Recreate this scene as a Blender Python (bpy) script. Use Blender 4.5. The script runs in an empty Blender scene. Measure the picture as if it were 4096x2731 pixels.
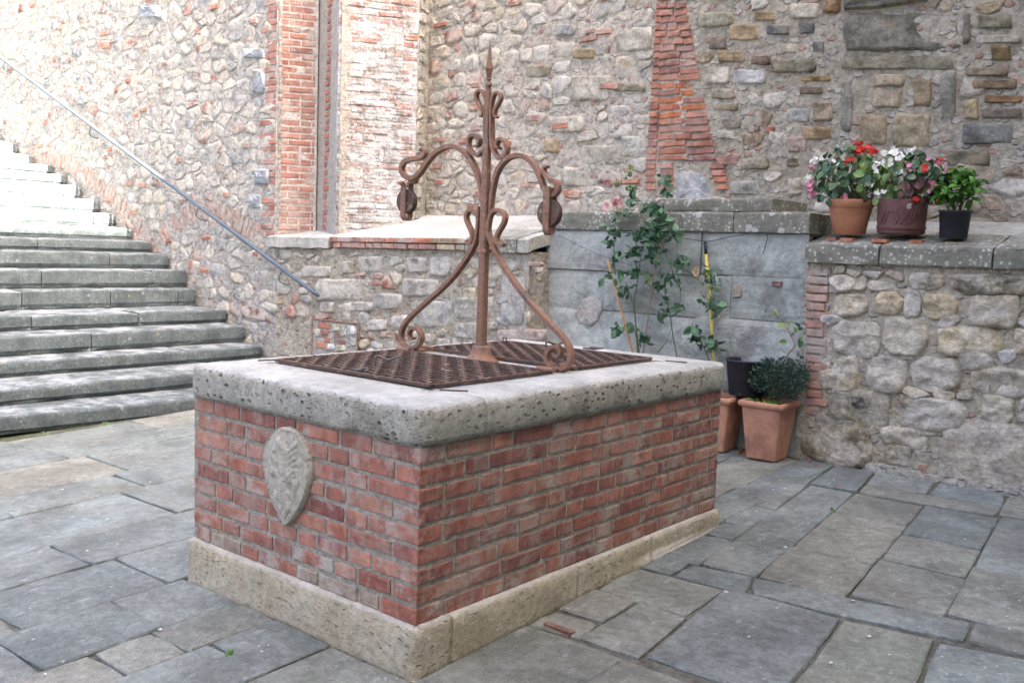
import bpy, math, random
import numpy as np
from mathutils import Vector, Matrix, noise
random.seed(11)
rnd = random.random
def U(a, b): return a + (b - a) * random.random()

# ------------------------------------------------------------------ camera, light, exposure
SC = bpy.context.scene
COL = SC.collection
F_PX, YAW, PITCH, ROLL = 3773.24, -0.694778, 0.0976102, 0.0349274      # measured on a 4096 x 2731 frame
CAM = Vector((2.302197, -2.285525, 1.343796))
_f = Vector((math.sin(YAW) * math.cos(PITCH), math.cos(YAW) * math.cos(PITCH), -math.sin(PITCH)))
_r = Vector((math.cos(YAW), -math.sin(YAW), 0.0))
_u = _r.cross(_f)
CR = math.cos(ROLL) * _r + math.sin(ROLL) * _u
CU = -math.sin(ROLL) * _r + math.cos(ROLL) * _u
CF = _f
cam_d = bpy.data.cameras.new('camera')
cam_o = bpy.data.objects.new('camera', cam_d)
COL.objects.link(cam_o)
cam_d.sensor_width = 22.3
cam_d.lens = F_PX / 4096 * 22.3
cam_d.clip_start = 0.05
cam_d.clip_end = 400
cam_d.dof.use_dof = True
cam_d.dof.focus_distance = 3.6
cam_d.dof.aperture_fstop = 5.0
cam_o.matrix_world = Matrix(((CR.x, CU.x, -CF.x, CAM.x), (CR.y, CU.y, -CF.y, CAM.y), (CR.z, CU.z, -CF.z, CAM.z), (0, 0, 0, 1)))
SC.camera = cam_o

SUN_EL = math.radians(40.0)
SUN_DIR = Vector((math.cos(SUN_EL), 0.012, math.sin(SUN_EL))).normalized()   # towards the sun: grazing along the long wall
world = bpy.data.worlds.new('World')
SC.world = world
world.use_nodes = True
wn = world.node_tree.nodes
sky = wn.new('ShaderNodeTexSky')
sky.sky_type = 'NISHITA'
sky.sun_disc = False
sky.sun_elevation = SUN_EL
sky.sun_rotation = math.radians(90)
sky.air_density = 0.35
sky.dust_density = 8.0
sky.ozone_density = 0.0
wn['Background'].inputs['Strength'].default_value = 0.15
world.node_tree.links.new(sky.outputs[0], wn['Background'].inputs['Color'])
sun_d = bpy.data.lights.new('sun', 'SUN')
sun_d.energy = 5.0
sun_d.angle = math.radians(0.5)
sun_d.color = (1.0, 0.93, 0.82)
sun_o = bpy.data.objects.new('sun', sun_d)
sun_o.rotation_euler = (-SUN_DIR).to_track_quat('-Z', 'Y').to_euler()
sun_o.location = (20, 0, 25)
COL.objects.link(sun_o)
vs = SC.view_settings
vs.view_transform = 'Standard'
vs.look = 'None'
vs.gamma = 1.0
vs.use_curve_mapping = False
vs.exposure = 3.5

# ------------------------------------------------------------------ pixel (4096 frame) -> point on a real plane
def ray(u, v): return (CF + CR * ((u - 2048) / F_PX) - CU * ((v - 1365.5) / F_PX))
def onY(u, v, Y):
    d = ray(u, v); return CAM + d * ((Y - CAM.y) / d.y)
def onX(u, v, X):
    d = ray(u, v); return CAM + d * ((X - CAM.x) / d.x)
def onZ(u, v, Z):
    d = ray(u, v); return CAM + d * ((Z - CAM.z) / d.z)
G0, GX, GY = -0.17647, 0.00781, 0.04378
def G(x, y): return G0 + GX * x + GY * y

# ------------------------------------------------------------------ objects
def tag(o, label=None, cat=None, group=None, kind=None):
    if label: o['label'] = label
    if cat: o['category'] = cat
    if group: o['group'] = group
    if kind: o['kind'] = kind
    return o
def empty(name, loc=(0, 0, 0)):
    o = bpy.data.objects.new(name, None)
    o.location = loc
    o.empty_display_size = 0.1
    COL.objects.link(o)
    return o
def link(name, me, parent=None, color=None, loc=None, rot=None, scl=None, local=False):
    o = bpy.data.objects.new(name, me)
    if color is not None: o.color = (color[0], color[1], color[2], color[3] if len(color) > 3 else 0.0)
    if loc is not None: o.location = loc
    if rot is not None: o.rotation_euler = rot
    if scl is not None: o.scale = scl
    COL.objects.link(o)
    if parent is not None:
        o.parent = parent
        if not local:
            t = Vector((0, 0, 0)); q = parent
            while q is not None:
                t = t + q.location + (q.matrix_parent_inverse.translation if q.parent else Vector((0, 0, 0))); q = q.parent
            o.matrix_parent_inverse = Matrix.Translation(-t)
    return o
def mk(verts, faces, mat, smooth=False):
    me = bpy.data.meshes.new('m')
    me.from_pydata([tuple(v) for v in verts], [], faces)
    me.materials.append(mat)
    if smooth:
        me.polygons.foreach_set('use_smooth', [True] * len(me.polygons))
    me.update()
    return me
def obj(name, verts, faces, mat, parent=None, color=None, smooth=False, **k):
    return link(name, mk(verts, faces, mat, smooth), parent, color, **k)
class MB:
    def __init__(s): s.v = []; s.f = []
    def add(s, vs_, fs):
        b = len(s.v); s.v += [tuple(v) for v in vs_]; s.f += [tuple(i + b for i in f) for f in fs]
    def box(s, a, b):
        x0, y0, z0 = a; x1, y1, z1 = b
        s.add([(x0,y0,z0),(x1,y0,z0),(x1,y1,z0),(x0,y1,z0),(x0,y0,z1),(x1,y0,z1),(x1,y1,z1),(x0,y1,z1)],
              [(0,3,2,1),(4,5,6,7),(0,1,5,4),(1,2,6,5),(2,3,7,6),(3,0,4,7)])
    def prism(s, poly, z0, z1):                   # poly of (x,y) counter-clockwise
        n = len(poly)
        s.add([(p[0], p[1], z0) for p in poly] + [(p[0], p[1], z1) for p in poly],
              [tuple(range(n))[::-1], tuple(range(n, 2*n))] + [(i, (i+1) % n, n + (i+1) % n, n + i) for i in range(n)])
    def tube(s, pts, rad, n=8, cap=True):
        pts = [Vector(p) for p in pts]
        m = len(pts); rings = []
        up = None
        for i, p in enumerate(pts):
            t = (pts[min(i+1, m-1)] - pts[max(i-1, 0)]).normalized()
            if up is None:
                up = Vector((0, 0, 1)) if abs(t.z) < 0.9 else Vector((1, 0, 0))
            a = t.cross(up)
            if a.length < 1e-5: a = t.orthogonal()
            a.normalize(); up = a.cross(t).normalized()
            r = rad[i] if isinstance(rad, (list, tuple)) else rad
            rings.append([p + (a * math.cos(2*math.pi*k/n) + up * math.sin(2*math.pi*k/n)) * r for k in range(n)])
        fs = []
        for i in range(m - 1):
            for k in range(n):
                fs.append((i*n + k, i*n + (k+1) % n, (i+1)*n + (k+1) % n, (i+1)*n + k))
        if cap:
            fs.append(tuple(range(n))[::-1]); fs.append(tuple((m-1)*n + k for k in range(n)))
        s.add([q for r_ in rings for q in r_], fs)
    def lathe(s, prof, n=24, c=(0, 0, 0), cap=True):     # prof: (radius, z)
        m = len(prof)
        vs_ = [(c[0] + r*math.cos(2*math.pi*k/n), c[1] + r*math.sin(2*math.pi*k/n), c[2] + z) for r, z in prof for k in range(n)]
        fs = [(i*n + k, i*n + (k+1) % n, (i+1)*n + (k+1) % n, (i+1)*n + k) for i in range(m-1) for k in range(n)]
        if cap:
            fs.append(tuple(range(n))[::-1]); fs.append(tuple((m-1)*n + k for k in range(n)))
        s.add(vs_, fs)
    def build(s, name, mat, parent=None, color=None, smooth=False, **k):
        return obj(name, s.v, s.f, mat, parent, color, smooth, **k)
def catmull(pts, sub=6):
    P = [Vector(p) for p in pts]
    P = [P[0]*2 - P[1]] + P + [P[-1]*2 - P[-2]]
    out = []
    for i in range(1, len(P) - 2):
        a, b, c, d = P[i-1], P[i], P[i+1], P[i+2]
        for k in range(sub):
            t = k / sub
            out.append(0.5*((2*b) + (c - a)*t + (2*a - 5*b + 4*c - d)*t*t + (-a + 3*b - 3*c + d)*t**3))
    out.append(P[-2].copy())
    return out

# ------------------------------------------------------------------ materials
class NT:
    def __init__(s, name, rough=0.9, metal=0.0):
        s.m = bpy.data.materials.new(name); s.m.use_nodes = True
        s.t = s.m.node_tree; s.b = s.t.nodes['Principled BSDF']
        s.b.inputs['Roughness'].default_value = rough
        s.b.inputs['Metallic'].default_value = metal
        s.b.inputs['Specular IOR Level'].default_value = 0.3
        s.pos = s.n('ShaderNodeNewGeometry').outputs['Position']
    def n(s, kind): return s.t.nodes.new(kind)
    def l(s, a, b):
        if hasattr(a, 'is_linked') or hasattr(a, 'links'): s.t.links.new(a, b)
        elif isinstance(a, (tuple, list)) and b.type == 'RGBA': b.default_value = (a[0], a[1], a[2], 1.0)
        else: b.default_value = a
    def info(s):
        o = s.n('ShaderNodeObjectInfo'); return o.outputs['Color'], o.outputs['Alpha'], o.outputs['Random']
    def mapped(s, scale=(1, 1, 1), rot=(0, 0, 0), vec=None):
        m = s.n('ShaderNodeMapping'); m.inputs['Scale'].default_value = scale; m.inputs['Rotation'].default_value = rot
        s.l(vec if vec is not None else s.pos, m.inputs['Vector']); return m.outputs[0]
    def noise(s, scale, detail=5, rough=0.6, dist=0.0, vec=None):
        x = s.n('ShaderNodeTexNoise'); x.inputs['Scale'].default_value = scale; x.inputs['Detail'].default_value = detail
        x.inputs['Roughness'].default_value = rough; x.inputs['Distortion'].default_value = dist
        s.l(vec if vec is not None else s.pos, x.inputs['Vector']); return x.outputs['Fac']
    def vor(s, scale, feature='F1', vec=None, rnd_=1.0):
        x = s.n('ShaderNodeTexVoronoi'); x.feature = feature; x.inputs['Scale'].default_value = scale
        x.inputs['Randomness'].default_value = rnd_
        s.l(vec if vec is not None else s.pos, x.inputs['Vector']); return x
    def ramp(s, fac, a, b, va=0.0, vb=1.0):
        x = s.n('ShaderNodeMapRange'); x.interpolation_type = 'SMOOTHSTEP'
        x.inputs['From Min'].default_value = a; x.inputs['From Max'].default_value = b
        x.inputs['To Min'].default_value = va; x.inputs['To Max'].default_value = vb
        s.l(fac, x.inputs['Value']); return x.outputs[0]
    def mix(s, fac, a, b, mode='MIX'):
        x = s.n('ShaderNodeMix'); x.data_type = 'RGBA'; x.blend_type = mode
        s.l(fac, x.inputs[0]); s.l(a, x.inputs[6]); s.l(b, x.inputs[7]); return x.outputs[2]
    def math(s, op, a, b=0.0, clamp=False):
        x = s.n('ShaderNodeMath'); x.operation = op; x.use_clamp = clamp
        s.l(a, x.inputs[0]); s.l(b, x.inputs[1]); return x.outputs[0]
    def val(s, col, fac):                          # multiply a colour by a value
        c = s.n('ShaderNodeCombineColor')
        for i in range(3): s.l(fac, c.inputs[i])
        return s.mix(1.0, col, c.outputs[0], 'MULTIPLY')
    def up(s):                                     # how far the surface faces up
        g = s.n('ShaderNodeNewGeometry'); x = s.n('ShaderNodeSeparateXYZ'); s.l(g.outputs['Normal'], x.inputs[0]); return x.outputs['Z']
    def z(s):
        x = s.n('ShaderNodeSeparateXYZ'); s.l(s.pos, x.inputs[0]); return x.outputs['Z']
    def out(s, col, h=None, strength=0.5, dist=0.01, rough=None):
        s.l(col, s.b.inputs['Base Color'])
        if rough is not None: s.l(rough, s.b.inputs['Roughness'])
        if h is not None:
            bn = s.n('ShaderNodeBump'); bn.inputs['Strength'].default_value = strength; bn.inputs['Distance'].default_value = dist
            s.l(h, bn.inputs['Height']); s.l(bn.outputs[0], s.b.inputs['Normal'])
        return s.m

def m_stone(attr=False, craggy=False):
    t = NT('rubble_stone')
    if attr:
        x = t.n('ShaderNodeAttribute'); x.attribute_name = 'Col'; c, a = x.outputs['Color'], x.outputs['Alpha']
    else: c, a, r = t.info()
    n1 = t.noise(9, 7, 0.65); n2 = t.noise(38, 5, 0.7); n3 = t.noise(4.5, 8, 0.72)
    col = t.val(c, t.ramp(n1, 0.28, 0.72, 0.55, 1.4))
    col = t.mix(t.ramp(t.noise(5, 5, 0.6, 0.6), 0.5, 0.7, 0, 0.5), col, (0.4, 0.31, 0.2))
    lime = t.math('MULTIPLY', t.ramp(n3, 0.4, 0.53), a)
    col = t.mix(lime, col, (0.48, 0.445, 0.385))
    col = t.val(col, t.ramp(n2, 0.25, 0.7, 0.72, 1.18))
    col = t.mix(t.ramp(n2, 0.62, 0.72, 0, 0.5), col, (0.56, 0.55, 0.52))
    dark = t.ramp(t.noise(60, 3, 0.6), 0.28, 0.36, 0.45, 0.0)
    col = t.mix(dark, col, (0.07, 0.062, 0.055))
    h = t.math('ADD', t.math('MULTIPLY', n1, 1.0), t.math('MULTIPLY', n2, 0.6))
    if craggy:                                     # split, layered faces with dark cracks
        ly = t.noise(1.0, 8, 0.7, 0.8, vec=t.mapped((9, 9, 17), (0.3, 0.35, 0.2)))
        rid = t.math('ABSOLUTE', t.math('SUBTRACT', ly, 0.5))
        col = t.mix(t.ramp(rid, 0.0, 0.012, 0.4, 0.0), col, (0.12, 0.105, 0.085))
        col = t.val(col, t.ramp(ly, 0.3, 0.7, 1.0, 1.4))
        h = t.math('ADD', t.math('MULTIPLY', ly, 1.3), t.math('MULTIPLY', n2, 0.6))
        return t.out(col, h, 0.75, 0.028)
    return t.out(col, h, 0.7, 0.022)
def m_mortar(name, base, warm, dark=0.6, agg=0.0):
    t = NT(name)
    n1 = t.noise(3.2, 8, 0.7); n2 = t.noise(30, 6, 0.7)
    col = t.mix(t.ramp(n1, 0.35, 0.65), base, warm)
    col = t.val(col, t.ramp(n2, 0.25, 0.75, dark, 1.25))
    col = t.mix(t.ramp(t.noise(11, 6, 0.7, 0.5), 0.56, 0.72, 0, 0.6), col, (base[0]*.55, base[1]*.53, base[2]*.5))
    h = t.math('ADD', t.noise(14, 6, 0.7), t.math('MULTIPLY', n2, 0.5))
    if agg:                                        # small stones and brick crumbs set in the mortar
        wv = t.n('ShaderNodeVectorMath'); wv.operation = 'ADD'; t.l(t.mapped((1, 1, 1.7)), wv.inputs[0])
        nn = t.n('ShaderNodeTexNoise'); nn.inputs['Scale'].default_value = 20; t.l(t.pos, nn.inputs['Vector'])
        sc = t.n('ShaderNodeVectorMath'); sc.operation = 'SCALE'; sc.inputs['Scale'].default_value = .06; t.l(nn.outputs['Color'], sc.inputs[0]); t.l(sc.outputs[0], wv.inputs[1])
        v = t.vor(13, vec=wv.outputs[0]); sp = t.n('ShaderNodeSeparateColor'); t.l(v.outputs['Color'], sp.inputs[0])
        core = t.math('MULTIPLY', t.ramp(v.outputs['Distance'], .38, .52, 1, 0), t.ramp(sp.outputs[0], .45, .5))
        tint = t.mix(t.ramp(sp.outputs[1], .0, 1.0), (0.3, 0.3, 0.3), (0.55, 0.5, 0.42))
        tint = t.mix(t.ramp(sp.outputs[2], .8, .82), tint, (0.4, 0.2, 0.15))
        col = t.mix(t.math('MULTIPLY', core, agg), col, tint)
        h = t.math('ADD', h, t.math('MULTIPLY', core, .8))
    if name == 'joint_dirt': col = t.mix(t.ramp(t.noise(1.7, 5, 0.6), .48, .62, 0, .7), col, (0.07, 0.085, 0.035))
    return t.out(col, h, 0.9, 0.03)
def m_brick():
    t = NT('old_brick')
    c, a, r = t.info()
    n1 = t.noise(14, 6, 0.65); n2 = t.noise(55, 4, 0.7); n3 = t.noise(5.5, 8, 0.72)
    col = t.val(c, t.ramp(n1, 0.28, 0.72, 0.6, 1.35))
    streak = t.noise(1.0, 5, 0.65, vec=t.mapped((26, 26, 4)))
    col = t.mix(t.ramp(streak, 0.48, 0.7, 0, 0.55), col, (0.4, 0.27, 0.215))
    col = t.mix(t.math('MULTIPLY', t.ramp(n3, 0.47, 0.6), a), col, (0.45, 0.41, 0.36))
    col = t.mix(t.ramp(n2, 0.64, 0.73, 0, 0.6), col, (0.47, 0.42, 0.38))
    col = t.mix(t.ramp(t.noise(6.5, 6, 0.7, 1.0), 0.6, 0.75, 0, 0.5), col, (0.085, 0.065, 0.055))
    col = t.mix(t.math('MULTIPLY', t.ramp(t.noise(2.4, 5, 0.6), 0.36, 0.66), t.math('MULTIPLY', a, 0.4)), col, (0.37, 0.26, 0.2))
    return t.out(col, t.math('ADD', n1, t.math('MULTIPLY', n2, 0.5)), 0.9, 0.014)
def m_paving():
    t = NT('flagstone', 0.75)
    c, a, r = t.info()
    n1 = t.noise(3.0, 8, 0.68); n2 = t.noise(24, 6, 0.7); n3 = t.noise(90, 3, 0.7)
    col = t.val(c, t.ramp(n1, 0.3, 0.7, 0.68, 1.25))
    col = t.mix(t.ramp(t.noise(1.6, 6, 0.65, 0.4), 0.52, 0.7, 0, 0.4), col, (0.23, 0.21, 0.17))
    col = t.val(col, t.ramp(n2, 0.25, 0.75, 0.8, 1.2))
    worn = t.noise(1.0, 6, 0.75, vec=t.mapped((16, 7, 10), (0, 0, 0.5)))
    col = t.mix(t.ramp(worn, 0.57, 0.7, 0, 0.6), col, (0.44, 0.44, 0.42))
    spk = t.vor(17); col = t.mix(t.math('MULTIPLY', t.ramp(spk.outputs['Distance'], 0.07, 0.13, 0.8, 0.0), t.ramp(t.noise(2.2, 3), 0.48, 0.62)), col, (0.58, 0.58, 0.56))
    col = t.val(col, t.ramp(n3, 0.3, 0.7, 0.86, 1.12))
    h = t.math('ADD', t.math('MULTIPLY', t.noise(6, 7, 0.7), 1.2), t.math('MULTIPLY', n2, 0.5))
    return t.out(col, h, 0.9, 0.022, t.ramp(n1, 0.3, 0.7, 0.42, 0.68))
def lichen(t, col, amt=1.0):
    v = t.vor(8); d = t.math('ADD', v.outputs['Distance'], t.math('MULTIPLY', t.noise(26, 3), 0.22)); g0 = 0.07 if amt >= 1 else 0.0
    spots = t.math('MULTIPLY', t.ramp(d, 0.2 + g0, 0.26 + g0, 1, 0), t.ramp(t.noise(3.2, 4, 0.6), 0.42 - g0, 0.55 - g0))
    fine = t.vor(34); d2 = t.math('MULTIPLY', t.ramp(fine.outputs['Distance'], 0.18 + g0, 0.28 + g0*1.4, 1, 0), t.ramp(t.noise(5, 4, 0.65), 0.45 - g0, 0.58 - g0))
    col = t.mix(t.math('MULTIPLY', spots, 0.75 * amt), col, (0.5, 0.5, 0.46))
    col = t.mix(t.math('MULTIPLY', d2, 0.7 * amt), col, (0.55, 0.55, 0.51))
    y = t.vor(7.3); dy = t.math('ADD', y.outputs['Distance'], t.math('MULTIPLY', t.noise(40, 3), 0.25))
    return t.mix(t.math('MULTIPLY', t.ramp(dy, 0.17, 0.23, 0.6, 0), t.ramp(t.noise(1.7, 3), 0.5, 0.62)), col, (0.34, 0.28, 0.13))
def m_slabstone(name, base, amt, topw=0.0):
    t = NT(name, 0.85)
    c, a, r = t.info()
    n1 = t.noise(5, 8, 0.68); n2 = t.noise(32, 5, 0.7)
    col = t.val(base, t.ramp(n1, 0.28, 0.72, 0.7, 1.3))
    col = t.mix(t.ramp(t.noise(2.3, 6, 0.7, 0.6), 0.55, 0.7, 0, 0.3), col, (0.16, 0.16, 0.135))
    col = lichen(t, col, amt)
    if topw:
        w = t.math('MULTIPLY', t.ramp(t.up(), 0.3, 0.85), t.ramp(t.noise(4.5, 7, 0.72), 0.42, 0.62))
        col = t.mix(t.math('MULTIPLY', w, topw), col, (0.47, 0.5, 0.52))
    col = t.val(col, t.ramp(n2, 0.25, 0.75, 0.8, 1.18))
    return t.out(col, t.math('ADD', n1, t.math('MULTIPLY', n2, 0.45)), 0.7, 0.02)
def m_travertine(name, base, warm, pits=1.0, topc=None):
    t = NT(name, 0.88)
    n1 = t.noise(4, 8, 0.7); n2 = t.noise(30, 6, 0.72)
    col = t.mix(t.ramp(n1, 0.35, 0.66), base, warm)
    col = t.val(col, t.ramp(n2, 0.28, 0.72, 0.8, 1.18))
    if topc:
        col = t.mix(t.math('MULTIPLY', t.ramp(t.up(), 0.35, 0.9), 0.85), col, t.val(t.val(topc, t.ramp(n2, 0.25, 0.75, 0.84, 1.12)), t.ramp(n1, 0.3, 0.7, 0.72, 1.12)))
    moss = t.math('MULTIPLY', t.ramp(t.noise(2.6, 6, 0.65, 0.5), 0.52, 0.68), t.ramp(t.up(), 0.2, 0.6, 0.6, 0.0))
    col = t.mix(t.math('MULTIPLY', moss, min(1.0, pits * 1.6)), col, (0.13, 0.12, 0.075))
    st = t.mapped((1, 1, 1.9))
    wn_ = t.n('ShaderNodeTexNoise'); wn_.inputs['Scale'].default_value = 45; t.l(t.pos, wn_.inputs['Vector'])
    ws = t.n('ShaderNodeVectorMath'); ws.operation = 'SCALE'; ws.inputs['Scale'].default_value = .022; t.l(wn_.outputs['Color'], ws.inputs[0])
    wa = t.n('ShaderNodeVectorMath'); wa.operation = 'ADD'; t.l(st, wa.inputs[0]); t.l(ws.outputs[0], wa.inputs[1])
    def pitset(scale, r_, keep):
        v = t.vor(scale, vec=wa.outputs[0]); s3 = t.n('ShaderNodeSeparateColor'); t.l(v.outputs['Color'], s3.inputs[0])
        return t.math('MULTIPLY', t.ramp(v.outputs['Distance'], r_, r_ * .6), t.ramp(s3.outputs[0], keep, keep + .02))
    p = pitset(66, .34, .58); big = pitset(23, .32, .66)
    zone = t.ramp(t.noise(3.1, 4, 0.6), 0.38, 0.6, 0.25, 1.0)
    pit = t.math('MAXIMUM', t.math('MULTIPLY', p, .75), big)
    pit = t.math('MULTIPLY', t.math('MULTIPLY', pit, zone), t.ramp(t.up(), 0.55, 0.9, pits, pits * 0.12))
    col = t.mix(t.math('MULTIPLY', pit, 0.8), col, (0.055, 0.05, 0.035))
    h = t.math('SUBTRACT', t.math('ADD', t.math('MULTIPLY', n2, 0.45), t.math('MULTIPLY', t.noise(9, 6, 0.7), 0.6)), t.math('MULTIPLY', pit, 1.4))
    return t.out(col, h, 1.0, 0.03)
def m_limewash():
    t = NT('limewashed_brick')
    c, a, r = t.info()
    n1 = t.noise(8, 7, 0.7); n3 = t.noise(3.4, 8, 0.74)
    a = t.math('ADD', a, 0.15, True)
    col = t.val(c, t.ramp(n1, 0.25, 0.75, 0.7, 1.3))
    lay = t.noise(1.0, 7, 0.72, vec=t.mapped((5, 5, 16)))
    col = t.mix(t.math('MULTIPLY', t.ramp(lay, 0.42, 0.52), a), col, (0.52, 0.525, 0.52))
    sp = t.vor(21); col = t.mix(t.math('MULTIPLY', t.ramp(sp.outputs['Distance'], 0.2, 0.35, 1, 0), t.ramp(n3, 0.42, 0.6)), col, (0.66, 0.66, 0.64))
    gr = t.math('MULTIPLY', t.ramp(t.noise(10, 7, 0.75, 0.5), 0.46, 0.56), t.ramp(n3, 0.38, 0.52, 0.95, 0.35))
    col = t.mix(gr, col, (0.175, 0.15, 0.13))
    return t.out(col, t.math('ADD', n1, t.noise(40, 4)), 0.7, 0.02)
def m_iron(name='rusty_iron', a_=(0.25, 0.15, 0.1), b_=(0.3, 0.155, 0.105), g_=(0.15, 0.125, 0.11)):
    t = NT(name, 0.62, 0.25)
    n1 = t.noise(13, 6, 0.68); n2 = t.noise(70, 4, 0.7)
    col = t.mix(t.ramp(n1, 0.38, 0.62), a_, b_)
    col = t.mix(t.ramp(t.noise(7, 6, 0.7, 0.6), 0.52, 0.68, 0, 0.85), col, g_)
    col = t.mix(t.ramp(t.noise(19, 5, 0.7), 0.55, 0.7, 0, 0.6), col, (0.4, 0.31, 0.24))
    col = t.val(col, t.ramp(n2, 0.25, 0.75, 0.75, 1.22))
    return t.out(col, t.math('ADD', n1, n2), 0.45, 0.006)
def m_simple(name, base, rough=0.8, var=0.25, scale=20, metal=0.0, bump=0.3, second=None):
    t = NT(name, rough, metal)
    n1 = t.noise(scale, 6, 0.68)
    col = t.val(base, t.ramp(n1, 0.25, 0.75, 1 - var, 1 + var))
    if second:
        col = t.mix(t.ramp(t.noise(scale * 0.3, 6, 0.7, 0.5), 0.48, 0.66, 0, 0.8), col, second)
    return t.out(col, n1, bump, 0.006)
def m_objcol(name, rough=0.6, var=0.25, scale=40, trans=0.0, vein=False):
    t = NT(name, rough)
    c, a, r = t.info()
    col = t.val(c, t.ramp(t.noise(scale, 4, 0.6), 0.3, 0.7, 1 - var, 1 + var))
    t.b.inputs['Specular IOR Level'].default_value = 0.4
    m = t.out(col)
    if trans:
        tr = t.n('ShaderNodeBsdfTranslucent'); mx = t.n('ShaderNodeMixShader'); mx.inputs[0].default_value = trans
        t.l(col, tr.inputs['Color']); out = t.t.nodes['Material Output']
        t.l(t.b.outputs[0], mx.inputs[1]); t.l(tr.outputs[0], mx.inputs[2]); t.t.links.new(mx.outputs[0], out.inputs['Surface'])
    return m
def m_cement():
    t = NT('grey_cement', 0.9)
    c, a, r = t.info()
    n1 = t.noise(3.0, 8, 0.7, 0.3); n2 = t.noise(28, 6, 0.72)
    col = t.val(c, t.ramp(n1, 0.3, 0.7, 0.65, 1.3))
    col = t.mix(t.ramp(t.noise(1.0, 6, 0.7, vec=t.mapped((3, 3, 1.2))), 0.48, 0.66, 0, 0.75), col, (0.46, 0.475, 0.455))
    col = t.mix(t.ramp(t.noise(2.1, 6, 0.7, 0.5), 0.5, 0.66, 0, 0.7), col, (0.16, 0.165, 0.15))
    col = t.mix(t.ramp(t.noise(17, 6, 0.75), 0.62, 0.72, 0, 0.5), col, (0.42, 0.43, 0.42))
    col = t.val(col, t.ramp(n2, 0.25, 0.75, 0.82, 1.15))
    return t.out(col, t.math('ADD', t.noise(5, 8, 0.72), t.math('MULTIPLY', n2, 0.3)), 0.9, 0.035)

STONE = m_stone(); STONE_A = m_stone(True); STONE_R = m_stone(False, True); BRICK = m_brick(); PAVE = m_paving(); LIMEW = m_limewash(); CEM = m_cement()
MORT_L = m_mortar('pale_lime_mortar', (0.44, 0.425, 0.38), (0.41, 0.375, 0.33), 0.5, .75)
MORT_R = m_mortar('grey_lime_mortar', (0.43, 0.39, 0.315), (0.37, 0.32, 0.25), 0.55, .6)
MORT_Q = m_mortar('buff_lime_mortar', (0.5, 0.45, 0.36), (0.42, 0.37, 0.285), 0.6, .5)
MORT_M = m_mortar('cream_lime_mortar', (0.52, 0.48, 0.41), (0.47, 0.41, 0.34), 0.55, .7)
MORT_W = m_mortar('cement_joint', (0.36, 0.335, 0.275), (0.42, 0.385, 0.32))
MORT_B = m_mortar('white_brick_mortar', (0.6, 0.56, 0.51), (0.53, 0.47, 0.42))
MORT_P = m_mortar('groove_mortar', (0.4, 0.365, 0.32), (0.44, 0.4, 0.345))
DIRT = m_mortar('joint_dirt', (0.14, 0.135, 0.11), (0.19, 0.18, 0.15), 0.5)
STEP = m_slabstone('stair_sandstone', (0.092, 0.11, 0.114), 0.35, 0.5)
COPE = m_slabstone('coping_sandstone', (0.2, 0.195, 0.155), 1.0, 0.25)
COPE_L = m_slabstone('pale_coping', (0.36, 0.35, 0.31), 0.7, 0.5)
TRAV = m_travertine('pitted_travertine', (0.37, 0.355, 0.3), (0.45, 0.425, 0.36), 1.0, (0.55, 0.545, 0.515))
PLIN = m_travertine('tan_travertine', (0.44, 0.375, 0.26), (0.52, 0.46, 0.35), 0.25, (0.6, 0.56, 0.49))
SHLD = m_travertine('carved_limestone', (0.45, 0.415, 0.335), (0.52, 0.48, 0.4), 0.15)
IRON = m_iron(); GRATE = m_iron('grate_iron', (0.1, 0.066, 0.054), (0.14, 0.084, 0.066), (0.065, 0.053, 0.048))
RAIL = m_simple('painted_steel', (0.085, 0.11, 0.145), 0.55, 0.15, 30, 0.0)
TERRA = m_simple('terracotta', (0.42, 0.185, 0.1), 0.85, 0.18, 12, 0, 0.3, (0.36, 0.165, 0.105))
TERRA2 = m_simple('aged_terracotta', (0.5, 0.255, 0.165), 0.85, 0.2, 9, 0, 0.3, (0.32, 0.15, 0.11))
PURPLE = m_simple('dark_glazed_clay', (0.115, 0.05, 0.045), 0.55, 0.25, 14, 0, 0.5, (0.16, 0.075, 0.065))
BLACK = m_simple('black_plastic', (0.022, 0.024, 0.03), 0.5, 0.2, 20, 0, 0.15)
SOIL = m_simple('potting_soil', (0.05, 0.037, 0.027), 0.95, 0.5, 60, 0, 1.0)
LEAF = m_objcol('leaf', 0.5, 0.22, 45, 0.22)
PETAL = m_objcol('petal', 0.6, 0.12, 60, 0.25)
BARK = m_simple('green_stem', (0.12, 0.13, 0.05), 0.7, 0.3, 40)
YELLOW = m_simple('yellow_plastic', (0.6, 0.46, 0.1), 0.45, 0.1, 15)
CANE = m_simple('bamboo_cane', (0.5, 0.27, 0.1), 0.6, 0.25, 18)
STAKE = m_simple('grey_wood_stake', (0.3, 0.21, 0.16), 0.75, 0.25, 25)
CORD = m_simple('dark_cord', (0.05, 0.045, 0.06), 0.6, 0.2, 20)
BRASS = m_simple('dark_padlock_metal', (0.06, 0.065, 0.058), 0.5, 0.3, 30, 0.0)
GRIP = m_simple('worn_grey_iron', (0.16, 0.14, 0.14), 0.45, 0.3, 40, 0.3)
PLAST = m_mortar('facade_plaster', (0.43, 0.43, 0.34), (0.47, 0.46, 0.36), 0.85)
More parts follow.
